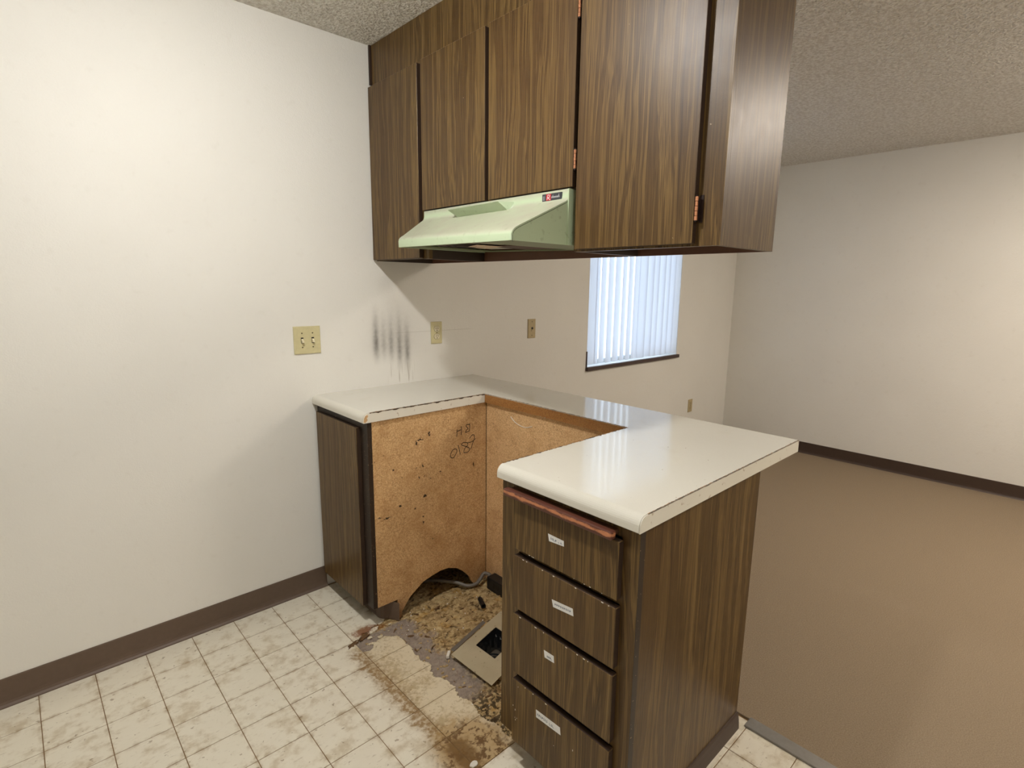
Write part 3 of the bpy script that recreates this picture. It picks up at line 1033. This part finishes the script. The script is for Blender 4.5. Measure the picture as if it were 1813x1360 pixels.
# right cabinet with four drawers
db = thing('drawer_cabinet', 'walnut base cabinet with four drawers at the peninsula end', 'cabinet', (.33, -1.455, 0))
Y0, Y1 = -1.6805, -1.2295
bm = bmesh.new()
frame_bm(bm, Y0 + .0005, Y1, .088, H - .0385, [(.088, .105), (.296, .32), (.50, .522), (.676, .70), (.842, .872)], .068, .046)
finish('face_frame', bm, [M['wood']], db)
bm = bmesh.new()
add_prism(bm, [(.0405, .088), (.09, .088), (.09, 0), (XP + .022, 0), (XP + .022, H - .0385), (.0405, H - .0385)], 1, -1.6805, -1.6645)
finish('end_panel', bm, M['wood'], db)
box('corner_edge', (XF - .0004, -1.6812, .088), (.0405, -1.6802, H - .0385), M['edge_worn'], db)
bm = bmesh.new()
add_prism(bm, [(.0405, .088), (.09, .088), (.09, 0), (XP - .0005, 0), (XP - .0005, H - .0385), (.0405, H - .0385)], 1, -1.245, Y1)
finish('gap_side_panel', bm, M['pboard2'], db)
box('toe_kick', (.0905, -1.664, 0), (.10, -1.2455, .088), M['inside'], db)
cove_x('toe_cove', -1.66, -1.246, .0902, -1, M['cove_dark'], db, .085)
box('recess_board', (.0405, -1.664, .09), (.05, -1.246, H - .05), M['edge'], db)
bm = bmesh.new()
add_prism(bm, [(-1.6806, 0), (-1.6926, 0), (-1.6921, .008), (-1.690, .03), (-1.6868, .05), (-1.6845, .056), (-1.6806, .056)], 0, .092, XP + .021)
finish('shoe_strip', bm, M['cove_dark'], db)
DZ = [(.694, .838), (.518, .674), (.317, .499), (.092, .294)]
LAB = [  # label quads (y,z) corners and scribble
    [(-1.423, .781), (-1.476, .780), (-1.477, .766), (-1.427, .762)],
    [(-1.442, .607), (-1.512, .614), (-1.515, .595), (-1.447, .588)],
    [(-1.419, .449), (-1.454, .450), (-1.456, .431), (-1.422, .429)],
    [(-1.395, .253), (-1.483, .256), (-1.486, .235), (-1.396, .230)]]
for k, (z0, z1) in enumerate(DZ):
    dr = box('drawer', (.002, -1.6385, z0), (.0205, -1.298, z1), [M['wood'], M['edge']], db, bevel=.0012, edge_mi=1)
    q = LAB[k]
    bm = bmesh.new()
    f = [bm.verts.new((.0014, y, z)) for y, z in q]
    b2 = [bm.verts.new((.0019, y, z)) for y, z in q]
    bm.faces.new(f); bm.faces.new(b2[::-1])
    for i in range(4): bm.faces.new((f[i], f[(i + 1) % 4], b2[(i + 1) % 4], b2[i]))
    # handwriting: small joined letters
    o_ = Vector((q[0][0], q[0][1], 0)); ex = Vector((q[1][0], q[1][1], 0)) - o_; ey = Vector((q[3][0], q[3][1], 0)) - o_
    def mk(u, v, o_=o_, ex=ex, ey=ey):
        p = o_ + ex * u + ey * v
        return (.00125, p.x, p.y)
    def letters(u0, u1, n, vm, hgt, seed):
        rr = random.Random(seed)
        for i in range(n):
            c = u0 + (u1 - u0) * (i + .5) / n; w_ = (u1 - u0) / n * .36
            kind = rr.randrange(4)
            if kind == 0: pts = [(c - w_, vm + hgt), (c - w_ * .2, vm - hgt), (c + w_, vm + hgt)]
            elif kind == 1: pts = [(c + w_, vm - hgt), (c - w_, vm - .2 * hgt), (c + w_, vm + .2 * hgt), (c - w_, vm + hgt)]
            elif kind == 2: pts = [(c - w_, vm - hgt), (c - w_, vm + hgt), (c + w_, vm + hgt * .8)]
            else: pts = [(c - w_, vm + hgt), (c - w_ * .5, vm - hgt), (c + w_ * .3, vm + hgt * .6), (c + w_, vm - hgt)]
            ww = .035
            for a, b in zip(pts, pts[1:]):
                pa = Vector(mk(*a)); pb = Vector(mk(*b))
                dd = (pb - pa).normalized(); s = dd.cross(Vector((1, 0, 0))) * .0006
                fc = bm.faces.new([bm.verts.new(p) for p in (pa + s, pb + s, pb - s, pa - s)])
                fc.material_index = 1
    if k == 0:
        letters(.12, .52, 4, .5, .16, 3); letters(.62, .70, 1, .55, .06, 5); letters(.76, .86, 1, .5, .14, 6)
    elif k == 1: letters(.1, .9, 9, .5, .14, 11)
    elif k == 2: letters(.25, .8, 4, .62, .13, 21)
    else: letters(.05, .5, 7, .5, .17, 31); letters(.56, .76, 3, .55, .15, 35)
    finish('paper_label', bm, [M['tape'], M['ink']], dr)
# pull-out board with a worn front rail
pb = box('board_rail', (-.016, -1.628, .842), (.004, -1.270, .862), M['worn'], db, bevel=.004, seg=2)
pb.name = 'cutting_board_rail'
pb['label'] = 'front rail of a pull-out board, finish worn to orange wood'
box('cutting_board', (.0045, -1.622, .848), (.35, -1.276, .8585), M['inside'], db)
# paint nicks along a drawer edge
bm = bmesh.new()
rr = random.Random(5)
for k in range(26):
    y = rr.uniform(-1.62, -1.32); zz = rr.choice([.674, .499, .294, .694])
    w_ = rr.uniform(.0015, .006)
    add_box(bm, (.0015, y, zz - (.0025 if zz != .694 else -.0002)), (.0021, y + w_, zz - .0003 + (.0 if zz != .694 else .0018)))
for k in range(8):
    y, zz = rr.uniform(-1.6, -1.3), rr.uniform(.11, .29)
    if k < 5: y, zz = -1.318 + rr.uniform(-.006, .006), rr.uniform(.15, .285)
    add_box(bm, (.0015, y, zz), (.0021, y + .0013, zz + rr.uniform(.001, .005)))
tag(finish('paint_nicks', bm, M['crumb'], db), kind='stuff')

# ------------------------------------------------------------------ upper cabinets
XD = .318; XFU = .338; XBU = .648; ZB = 1.500; ZTOP = 2.245
def hinge(parent, y, z0, z1, side):
    """semi-concealed hinge: copper barrel on the door edge and a dark leaf on the frame"""
    bm = bmesh.new()
    zm = (z1 - z0) / 5
    x = XD + .004
    for k in range(5):
        add_tube(bm, [(x, y, z0 + k * zm + .0006), (x, y, z0 + (k + 1) * zm - .0006)], .0042 if k % 2 == 0 else .0038, 10)
    for zz in (z0 - .003, z1): add_tube(bm, [(x, y, zz), (x, y, zz + .003)], .003, 8, mi=1)
    add_box(bm, (XFU - .0022, y - .010, z0 - .004), (XFU - .0003, y - .001, z1 + .004), mi=1)
    add_box(bm, (x + .002, y - .0015, z0), (XFU - .0004, y + .001, z1), mi=1)
    return finish('hinge', bm, [M['copper'], M['hinge_dark']], parent)

def upper(label, y0, y1, zb, doors, bottom=True, left_wall=False, endp=False, down=False):
    t = thing('upper_cabinet', label, 'cabinet', (.48, (y0 + y1) / 2, zb))
    e = .0005
    box('side', (XFU + .0185, y1 - .012, ZB), (XBU - .0105, y1 - e, ZTOP), M['edge'], t)
    if endp:
        box('end_panel', (XFU + .0185, y0, ZB), (XBU, y0 + .016, ZTOP), M['wood'], t)
    else:
        box('side', (XFU + .0185, y0 + e, ZB), (XBU - .0105, y0 + .012, ZTOP), M['inside'], t)
    box('back', (XBU - .010, y0 + (.0165 if endp else e), ZB), (XBU, y1 - e, ZTOP), M['inside'] if not down else M['inside'], t)
    zs = zb + .045 if bottom else zb + .02
    box('shelf', (XFU + .0185, y0 + .017, zs), (XBU - .0105, y1 - .0125, zs + .014), M['edge'], t)
    bm = bmesh.new()
    sl = .022 if not left_wall else .03
    sr = .022 if not endp else .072
    if not bottom: sl, sr = .020, .0105
    add_box(bm, (XFU, y1 - sl, ZB if bottom else ZB), (XFU + .018, y1 - e, ZTOP))
    add_box(bm, (XFU, y0 + (e if not endp else .0), ZB), (XFU + .018, y0 + sr, ZTOP))
    add_box(bm, (XFU, y0 + sr, zb), (XFU + .018, y1 - sl, zb + .04))
    add_box(bm, (XFU, y0 + sr, ZTOP - .03), (XFU + .018, y1 - sl, ZTOP))
    if len(doors) > 1: add_box(bm, (XFU, -.826, zb + .04), (XFU + .018, -.780, ZTOP - .03))
    finish('face_frame', bm, M['wood'], t)
    for (a, b, z0, z1, hs) in doors:
        d = box('door', (XD, a, z0), (XFU - .0015, b, z1), [M['wood'], M['edge']], t, bevel=.0010, edge_mi=1)
        for (z_a, z_b) in hs:
            hinge(d, a - .0045, z_a, z_b, -1)
    return t
upper('upper walnut cabinet with one door beside the white wall', -.4005, -.002, 1.502, [(-.385, -.006, 1.504, 2.233, [])], left_wall=True)
upper('short two-door walnut upper cabinet above the green range hood', -1.1995, -.4015, 1.684, [(-.793, -.410, 1.686, 2.236, []), (-1.192, -.812, 1.686, 2.238, [(1.735, 1.788), (2.135, 2.19)])], bottom=False)
upper('walnut upper cabinet with one door at the open peninsula end', -1.650, -1.2005, 1.500, [(-1.586, -1.207, 1.506, 2.238, [(1.560, 1.617), (2.13, 2.187)])], endp=True)
sof = thing('soffit_panel', 'plain dark walnut panel closing the space from cabinet tops to ceiling', 'panel', (.48, -.82, ZTOP))
box('front_board', (XFU, -1.650, ZTOP + .0005), (XFU + .016, -.010, ZC - .0005), M['wood'], sof)
box('end_board', (XFU + .0165, -1.650, ZTOP + .0005), (XBU, -1.634, ZC - .0005), M['wood'], sof)
box('rear_board', (XBU - .012, -1.6335, ZTOP + .0005), (XBU, -.0005, ZC - .0005), M['wood'], sof)
box('scribe_strip', (XFU - .010, -.0095, ZTOP + .0005), (XFU + .012, -.0005, ZC - .0005), M['edge'], sof)

# ------------------------------------------------------------------ range hood
hd = thing('range_hood', 'pale green range hood, dusty, mounted under the short cabinet', 'range hood', (.38, -.8, 1.52))
HL = dict(y=-.4225, x0=.318, zt=1.6815, zs=1.648, lx=.198, zl=1.577, zb=1.537)
HR = dict(y=-1.1860, x0=.312, zt=1.6805, zs=1.650, lx=.082, zl=1.552, zb=1.519)
def hood_profile(q):
    x0, lx = q['x0'], q['lx']
    pts = [(x0, q['zt']), (x0 - .001, q['zs'] + .012), (x0 - .003, q['zs'] + .004), (x0 - .009, q['zs'] - .003)]
    a = Vector((x0 - .016, q['zs'] - .0075)); b = Vector((lx + .022, q['zl'] + .006))
    for k in range(7): pts.append(tuple(a.lerp(b, k / 6)))
    pts += [(lx + .014, q['zl'] + .0015), (lx + .0065, q['zl'] - .004), (lx + .002, q['zl'] - .010), (lx, q['zl'] - .017), (lx + .0005, q['zb'])]
    return pts
NS = 12
bm = bmesh.new()
PL_, PR_ = hood_profile(HL), hood_profile(HR)
rows = []
for i in range(NS + 1):
    t = i / NS
    y = HL['y'] + (HR['y'] - HL['y']) * t
    rows.append([bm.verts.new((a[0] + (b[0] - a[0]) * t, y, a[1] + (b[1] - a[1]) * t)) for a, b in zip(PL_, PR_)])
for a, b in zip(rows, rows[1:]):
    for k in range(len(PL_) - 1): bm.faces.new((a[k], a[k + 1], b[k + 1], b[k]))
# top plate back to the wall side
tb = [bm.verts.new((.632, HL['y'], HL['zt'])), bm.verts.new((.632, HR['y'], HR['zt']))]
bm.faces.new([r[0] for r in rows] + [tb[1], tb[0]])
hs_ = finish('shell', bm, M['green'], hd, smooth=True)
for pl in hs_.data.polygons: pl.use_smooth = len(pl.vertices) == 4
def side(q, s, name):
    bm = bmesh.new()
    pr = hood_profile(q)
    pts = [(.632, q['zt'])] + pr + [(.632, q['zb'])]
    pts = [(max(p[0], q['lx'] + .001), p[1] - .0003) for p in pts]
    add_prism(bm, pts, 1, q['y'] + s * .0004, q['y'] + s * .0016)
    return finish(name, bm, M['green'], hd)
side(HL, -1, 'side_panel')
side(HR, -1, 'side_panel')
# seam line of the side panel and its folded back flange
bm = bmesh.new()
pr = hood_profile(HR)
add_tube(bm, [(p[0] + .003, HR['y'] - .0018, p[1] - .004) for p in pr[3:]], .0007, 5)
finish('side_seam', bm, M['slot'], hd)
box('flange', (.305, HR['y'] - .0060, 1.519), (.316, HR['y'] - .0018, HR['zt'] - .001), M['green'], hd)
# pan underneath, following the skew of the lip
bm = bmesh.new()
def pan_pt(s, t, up=0.0):      # s 0..1 left-right, t 0..1 front-back
    y = HL['y'] + (HR['y'] - HL['y']) * s
    lx = HL['lx'] + (HR['lx'] - HL['lx']) * s + .003
    zb = HL['zb'] + (HR['zb'] - HL['zb']) * s + .003
    return Vector((lx + (.630 - lx) * t, y, zb + up))
def pan_quad(name, s0, s1, t0, t1, mat, up, skew=0.0, depth=.003):
    bm = bmesh.new()
    P4 = [pan_pt(s0, t0, up), pan_pt(s1, t0 + skew, up), pan_pt(s1, t1 + skew, up), pan_pt(s0, t1, up)]
    lo = [bm.verts.new(p) for p in P4]; hi = [bm.verts.new(p + Vector((0, 0, depth))) for p in P4]
    bm.faces.new(lo); bm.faces.new(hi[::-1])
    for i in range(4): bm.faces.new((lo[i], lo[(i + 1) % 4], hi[(i + 1) % 4], hi[i]))
    return finish(name, bm, mat, hd)
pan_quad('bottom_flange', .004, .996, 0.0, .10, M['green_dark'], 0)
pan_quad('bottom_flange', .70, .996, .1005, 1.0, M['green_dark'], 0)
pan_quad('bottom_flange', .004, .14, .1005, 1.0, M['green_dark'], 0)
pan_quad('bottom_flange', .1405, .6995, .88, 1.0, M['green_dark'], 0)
pan_quad('fan_pan', .141, .6995, .1005, .8795, M['hood_pan'], .008)
pan_quad('grease_filter', .42, .695, .46, .875, M['filter'], .003)
pan_quad('paper_card', .26, .52, .42, .66, M['card'], .0025, -.17, .0004)
c = pan_pt(.34, .30, .0035)
bm = bmesh.new()
add_disc(bm, c, .085, 2, .003, 24)
finish('fan_opening', bm, M['filter'], hd)
bm = bmesh.new()
n = 24
for rad in (.03, .055, .085):
    add_tube(bm, [(c.x + rad * math.cos(2 * math.pi * k / n), c.y + rad * math.sin(2 * math.pi * k / n), c.z - .0008) for k in range(n + 1)], .0015, 5)
finish('fan_guard', bm, M['slot'], hd)
# raised switch shroud on the front strip
bm = bmesh.new()
yl, yr = -.640, -.950
vs_ = [(.3175, yl, 1.6665), (.3175, yr, 1.6655), (.268, yl - .006, 1.6625), (.268, yr + .030, 1.6655),
       (.297, yl - .028, 1.6385), (.297, yr + .012, 1.6375), (.304, yl - .028, 1.6385), (.304, yr + .002, 1.6390)]
V = [bm.verts.new(p) for p in vs_]
for q in ((0, 1, 3, 2), (2, 3, 5, 4), (4, 5, 7, 6), (0, 2, 4, 6), (1, 7, 5, 3), (0, 6, 7, 1)): bm.faces.new([V[i] for i in q])
finish('switch_shroud', bm, M['green'], hd)
# maker's badge
bx_ = .3098
bd = box('badge', (bx_ - .0012, -1.160, 1.6525), (bx_ + .002, -1.080, 1.6735), M['badge'], hd)
bm = bmesh.new()
xq = bx_ - .0016
def bq(y0, y1, z0, z1, mi):
    f = bm.faces.new([bm.verts.new(p) for p in ((xq, y0, z0), (xq, y1, z0), (xq, y1, z1), (xq, y0, z1))]); f.material_index = mi
bq(-1.083, -1.091, 1.655, 1.668, 2)
bq(-1.097, -1.117, 1.654, 1.6725, 0)
xq = bx_ - .0019
def bl(p, w_=.0012, mi=1):
    for a, b in zip(p, p[1:]):
        pa = Vector((xq, a[0], a[1])); pb_ = Vector((xq, b[0], b[1])); dd = (pb_ - pa).normalized(); s = dd.cross(Vector((1, 0, 0))) * w_ / 2
        f = bm.faces.new([bm.verts.new(q) for q in (pa + s, pb_ + s, pb_ - s, pa - s)]); f.material_index = mi
bl([(-1.101, 1.656), (-1.104, 1.670), (-1.112, 1.669), (-1.112, 1.664), (-1.104, 1.662), (-1.114, 1.655)], .0016)
for y_, tall in ((-1.120, .5), (-1.1245, .9), (-1.129, .5), (-1.134, .5), (-1.139, .5), (-1.144, .5), (-1.149, 1.0)):
    bl([(y_ + .0015, 1.6595), (y_ - .001, 1.6595 + .010 * tall)], .0011)
    bl([(y_ - .001, 1.6595 + .005), (y_ - .003, 1.6595)], .0009)
finish('badge_lettering', bm, [M['badge_red'], M['badge_white'], M['badge_grey']], bd)

# ------------------------------------------------------------------ wall plates
def plate(t, x0, x1, z0, z1, mat):
    bm = bmesh.new()
    add_box(bm, (x0, -.0062, z0), (x1, -.0003, z1))
    es = [e for e in bm.edges if all(v.co.y < -.005 for v in e.verts)]
    bmesh.ops.bevel(bm, geom=es, offset=.0035, segments=2, affect='EDGES', profile=.5)
    return finish('cover_plate', bm, mat, t)
def screws(t, pts):
    for x, z in pts:
        bm = bmesh.new()
        add_disc(bm, (x, -.0070, z), .0032, 1, .0009, 10)
        add_box(bm, (x - .0026, -.0073, z - .0004), (x + .0026, -.0069, z + .0004), mi=1)
        finish('screw', bm, [M['screw'], M['slot']], t)
sw = thing('light_switch', 'ivory two-gang light switch plate on the white wall', 'light switch', (-.007, 0, 1.10))
plate(sw, -.065, .051, 1.098, 1.216, M['ivory'])
for cx in (-.030, .016):
    bm = bmesh.new()
    add_box(bm, (cx - .0055, -.0068, 1.144), (cx + .0055, -.0062, 1.169))
    finish('toggle_slot', bm, M['slot'], sw)
    bm = bmesh.new()
    V = [bm.verts.new(p) for p in ((cx - .0042, -.0068, 1.146), (cx + .0042, -.0068, 1.146), (cx + .0042, -.0068, 1.163), (cx - .0042, -.0068, 1.163),
                                   (cx - .0036, -.019, 1.1475), (cx + .0036, -.019, 1.1475), (cx + .0036, -.017, 1.1545), (cx - .0036, -.017, 1.1545))]
    for q in ((0, 1, 5, 4), (1, 2, 6, 5), (2, 3, 7, 6), (3, 0, 4, 7), (4, 5, 6, 7), (3, 2, 1, 0)): bm.faces.new([V[i] for i in q])
    finish('toggle', bm, M['ivory2'], sw)
screws(sw, [(-.030, 1.187), (-.030, 1.127), (.016, 1.187), (.016, 1.127)])
def outlet(label, xc, zc, mat, mat2):
    t = thing('wall_outlet', label, 'outlet', (xc, 0, zc - .056))
    plate(t, xc - .033, xc + .033, zc - .056, zc + .056, mat)
    for dz in (.0195, -.0195):
        bm = bmesh.new()
        pts = []
        for k in range(24):
            a = 2 * math.pi * k / 24
            pts.append((xc + .0165 * math.cos(a), zc + dz + max(-.0125, min(.0125, .0165 * math.sin(a)))))
        add_prism(bm, pts, 1, -.0062, -.0080)
        s = finish('receptacle', bm, mat2, t)
        bm = bmesh.new()
        for sx in (-.006, .006): add_box(bm, (xc + sx - .0012, -.0084, zc + dz - .001), (xc + sx + .0012, -.0080, zc + dz + .0075))
        add_disc(bm, (xc, -.0084, zc + dz - .007), .0026, 1, .0004, 10)
        # dark rim of the opening
        prev = None
        for k in range(25):
            a = 2 * math.pi * k / 24
            rr_ = []
            for r0 in (.0165, .0177):
                rr_.append(bm.verts.new((xc + r0 * math.cos(a), -.0066, zc + dz + max(-.0125, min(.0125, .0165 * math.sin(a))) * r0 / .0165)))
            if prev: bm.faces.new((prev[0], prev[1], rr_[1], rr_[0]))
            prev = rr_
        finish('slots', bm, M['slot'], s)
    screws(t, [(xc, zc)])
    return t
outlet('ivory duplex outlet above the counter, just right of the soot marks', .664, 1.155, M['ivory'], M['ivory2'])
outlet('small tan outlet low on the living room wall, right of the window', 3.315, .39, M['ivory_dark'], M['ivory_dark'])
jk = thing('phone_jack', 'tan jack plate with one socket between outlet and window', 'wall jack', (1.352, 0, 1.088))
plate(jk, 1.321, 1.384, 1.088, 1.202, M['ivory_dark'])
bm = bmesh.new(); add_disc(bm, (1.354, -.0085, 1.147), .0075, 1, .0022, 14)
finish('socket', bm, M['slot'], jk)
bm = bmesh.new()
for k in range(2): add_box(bm, (1.346, -.0068, 1.136 - k * .006), (1.352, -.0062, 1.139 - k * .006))
finish('socket_latch', bm, M['screw'], jk)
screws(jk, [(1.353, 1.186), (1.353, 1.104)])

# ------------------------------------------------------------------ things on the torn floor
# floor duct with a loose sheet-metal flange
dt = thing('floor_duct', 'beige sheet metal floor duct flange with a square opening', 'duct', (.26, -.9, 0))
NRM = E1.cross(E2).normalized()
if NRM.z < 0: NRM = -NRM
def pp(s, t, up=0.0): return PLA + E1 * s + E2 * t + NRM * up
S0, S1, T0, T1 = .45, 1.03, .20, .68
bm = bmesh.new()
outer = [(0, 0), (1.42, 0), (1.42, 1), (0, 1)]
inner = [(S0, T0), (S1, T0), (S1, T1), (S0, T1)]
for up in (0.0,):
    O = [bm.verts.new(pp(s, t)) for s, t in outer]; I = [bm.verts.new(pp(s, t)) for s, t in inner]
    for k in range(4): bm.faces.new((O[k], O[(k + 1) % 4], I[(k + 1) % 4], I[k]))
    O2 = [bm.verts.new(pp(s, t, -.0015)) for s, t in outer]; I2 = [bm.verts.new(pp(s, t, -.0015)) for s, t in inner]
    for k in range(4):
        bm.faces.new((O2[(k + 1) % 4], O2[k], I2[k], I2[(k + 1) % 4]))
        bm.faces.new((O[(k + 1) % 4], O[k], O2[k], O2[(k + 1) % 4]))
        bm.faces.new((I[k], I[(k + 1) % 4], I2[(k + 1) % 4], I2[k]))
finish('flange', bm, M['plate'], dt)
bm = bmesh.new()      # folded rear lip
L0, L1 = pp(.08, -.01), pp(.98, -.03)
q = [L0, L1, L1 + Vector((.012, .030, -.010)), L0 + Vector((.006, .030, -.012))]
lo = [bm.verts.new(p) for p in q]; hi = [bm.verts.new(p + Vector((0, 0, -.0012))) for p in q]
bm.faces.new(lo); bm.faces.new(hi[::-1])
for i in range(4): bm.faces.new((lo[i], lo[(i + 1) % 4], hi[(i + 1) % 4], hi[i]))
finish('rear_lip', bm, M['conduit'], dt)
bm = bmesh.new()      # crimped duct throat going down
ring_top = []
per = []
for (a, b) in ((inner[0], inner[1]), (inner[1], inner[2]), (inner[2], inner[3]), (inner[3], inner[0])):
    for k in range(12):
        t = k / 12
        per.append((a[0] + (b[0] - a[0]) * t, a[1] + (b[1] - a[1]) * t))
cs_, ct_ = (S0 + S1) / 2, (T0 + T1) / 2
def duct_ring(z, crimp, sc):
    out = []
    for i, (s, t) in enumerate(per):
        k = sc * (1 - (crimp if i % 3 == 0 else 0))
        p = pp(cs_ + (s - cs_) * k, ct_ + (t - ct_) * k)
        out.append(bm.verts.new((p.x, p.y, z if z is not None else p.z - .002)))
    return out
rings = [duct_ring(None, 0, .995), duct_ring(.004, .0, .985), duct_ring(-.004, .06, .97), duct_ring(-.03, .07, .95), duct_ring(-.055, .05, .92)]
for a, b in zip(rings, rings[1:]):
    for k in range(len(per)): bm.faces.new((a[k], a[(k + 1) % len(per)], b[(k + 1) % len(per)], b[k]))
finish('throat', bm, M['galv'], dt)
bm = bmesh.new()
cpt = pp(cs_, ct_)
for k, rad in enumerate((.014, .026, .038)):
    add_tube(bm, [(cpt.x - .012 + rad * math.cos(a * math.pi / 12), cpt.y - .005 + rad * math.sin(a * math.pi / 12), -.052 + .004 * k) for a in range(25)], .004, 6)
finish('elbow_ribs', bm, M['galv'], dt)

bm = bmesh.new()      # black pipe stub, hollow
A0 = Vector((.470, -.588, .013)); B0 = Vector((.440, -.650, .020)); dd = (B0 - A0).normalized()
add_tube(bm, [A0, B0], .0105, 14, cap=False)
add_tube(bm, [B0, A0], .0080, 14, cap=False)
finish_ = finish
sx_ = dd.cross(Vector((0, 0, 1))).normalized(); sy_ = sx_.cross(dd)
for Cc in (A0, B0):
    o1 = [bm.verts.new(Cc + (sx_ * math.cos(2 * math.pi * k / 14) + sy_ * math.sin(2 * math.pi * k / 14)) * .0105) for k in range(14)]
    o2 = [bm.verts.new(Cc + (sx_ * math.cos(2 * math.pi * k / 14) + sy_ * math.sin(2 * math.pi * k / 14)) * .0080) for k in range(14)]
    for k in range(14): bm.faces.new((o1[k], o1[(k + 1) % 14], o2[(k + 1) % 14], o2[k]))
tag(finish('pipe_stub', bm, M['blackp'], smooth=False), 'short black plastic pipe end lying on the rotten floor', 'pipe')

bm = bmesh.new()      # power cable coming out of the cabinet hole
add_tube(bm, smoothpath([(.30, -.25, .015), (.36, -.31, .022), (.40, -.36, .032), (.46, -.425, .026), (.492, -.470, .016), (.53, -.486, .018), (.560, -.482, .030), (.590, -.476, .045), (.600, -.505, .045), (.590, -.512, .040), (.586, -.519, .034)], 6), .0085, 10)
tag(finish('power_cable', bm, M['conduit'], smooth=True), 'grey power cable snaking out of the hole in the board', 'cable')
rb = thing('range_outlet', 'black stove outlet box low on the back board of the gap', 'outlet', (.595, -.60, 0))
box('housing', (.566, -.665, -.004), (.6175, -.522, .058), M['blackp'], rb, bevel=.004, seg=2)
bm = bmesh.new()
for k in range(3): add_box(bm, (.5652, -.575 - .014 * k, .018), (.5658, -.569 - .014 * k, .040))
finish('contact_slots', bm, M['slot'], rb)

# loose crumbs and splinters
rr = random.Random(3)
def chips(name, n, size, mat, label, zone, thick=.35):
    bm = bmesh.new()
    for _ in range(n):
        for _try in range(30):
            x, y = rr.uniform(zone[0], zone[1]), rr.uniform(zone[2], zone[3])
            if torn_d(x, y) > zone[4] and not (PLA.x - .01 < x < .47 and -1.05 < y < -.72): break
        else: continue
        s = size * rr.uniform(.4, 1.3)
        ang = rr.uniform(0, math.pi)
        ca, sa = math.cos(ang), math.sin(ang)
        k = rr.randint(4, 6)
        asp = rr.uniform(.35, .9) if 'splinter' not in name else rr.uniform(.12, .3)
        z0 = max(sub_h(x, y) if torn_d(x, y) > 0 else 0.0, -.004)
        up = s * thick * rr.uniform(.4, 1)
        tx, ty = rr.uniform(-.25, .25), rr.uniform(-.25, .25)
        top = []; bot = []
        for q in range(k):
            a = 2 * math.pi * q / k + rr.uniform(-.3, .3)
            lx, ly = s * math.cos(a), s * asp * math.sin(a)
            wx, wy = lx * ca - ly * sa, lx * sa + ly * ca
            dz = tx * wx + ty * wy
            top.append(bm.verts.new((x + wx * .85, y + wy * .85, z0 + up + dz)))
            bot.append(bm.verts.new((x + wx, y + wy, z0 - .0015)))
        bm.faces.new(top)
        for q in range(k): bm.faces.new((top[q], bot[q], bot[(q + 1) % k], top[(q + 1) % k]))
    return tag(finish(name, bm, mat), label, 'debris', kind='stuff')
chips('wood_flakes', 260, .0075, M['flake'], 'loose tan wood flakes scattered over the rotten subfloor', (-.06, .60, -1.23, -.46, .006))
chips('dark_splinters', 60, .012, M['bark'], 'dark brown rotten splinters strewn over the subfloor', (-.06, .60, -1.23, -.46, .006), .3)
chips('white_crumbs', 46, .0035, M['crumb'], 'tiny white crumbs of plaster on the torn floor', (-.10, .50, -1.24, -.44, -.03), .6)
# two larger flakes of note
bm = bmesh.new()
add_prism(bm, [(.135, -.792), (.160, -.770), (.167, -.777), (.143, -.800)], 2, .0005, .010)
tag(finish('plaster_chip', bm, M['crumb']), 'white plaster chip beside the corner of the duct flange', 'debris')
bm = bmesh.new()
pts = []
for k in range(14):
    a = 2 * math.pi * k / 14
    r = .011 * (1 + .4 * noise.noise((math.cos(a) * 2, math.sin(a) * 2, 3)))
    pts.append((-.078 + r * math.cos(a) * 1.2, -1.222 + r * math.sin(a) * .8))
add_prism(bm, pts, 2, .0003, .0045)
bmesh.ops.bevel(bm, geom=[e for e in bm.edges if all(v.co.z > .004 for v in e.verts)], offset=.0015, segments=1, affect='EDGES')
tag(finish('plaster_lump', bm, M['crumb']), 'flat white lump in the darkest brown stain on the tiles', 'debris')
for i, pl in enumerate([((.012, -.455), .05, .010, -.25), ((-.035, -.470), .055, .008, -.3), ((-.090, -.484), .05, .007, -.35)]):
    (cx, cy), L_, w_, ang = pl
    bm = bmesh.new()
    ca, sa = math.cos(math.radians(20)), math.sin(math.radians(20))
    top = []; bot = []
    for k in range(26):
        a = 2 * math.pi * k / 26
        r = 1 + .8 * noise.noise((math.cos(a) * 3.3 + i, math.sin(a) * 3.3, i * 3.1))
        lx, ly = L_ * .5 * r * math.cos(a), w_ * r * math.sin(a)
        wx, wy = cx + lx * ca - ly * sa, cy + lx * sa + ly * ca
        h = .002 + .003 * (ly > 0)
        top.append(bm.verts.new((wx, wy, h))); bot.append(bm.verts.new((wx, wy, -.003)))
    bm.faces.new(top)
    for k in range(26): bm.faces.new((top[k], bot[k], bot[(k + 1) % 26], top[(k + 1) % 26]))
    tag(finish('vinyl_curl', bm, [M['vinyl'], M['bark'], M['bark']][i]), ['curled cream vinyl flake at the rust stain by the cabinet foot', 'dark lifted flake in the middle of the narrow tear', 'dark lifted flake at the outer tip of the narrow tear'][i], 'debris')
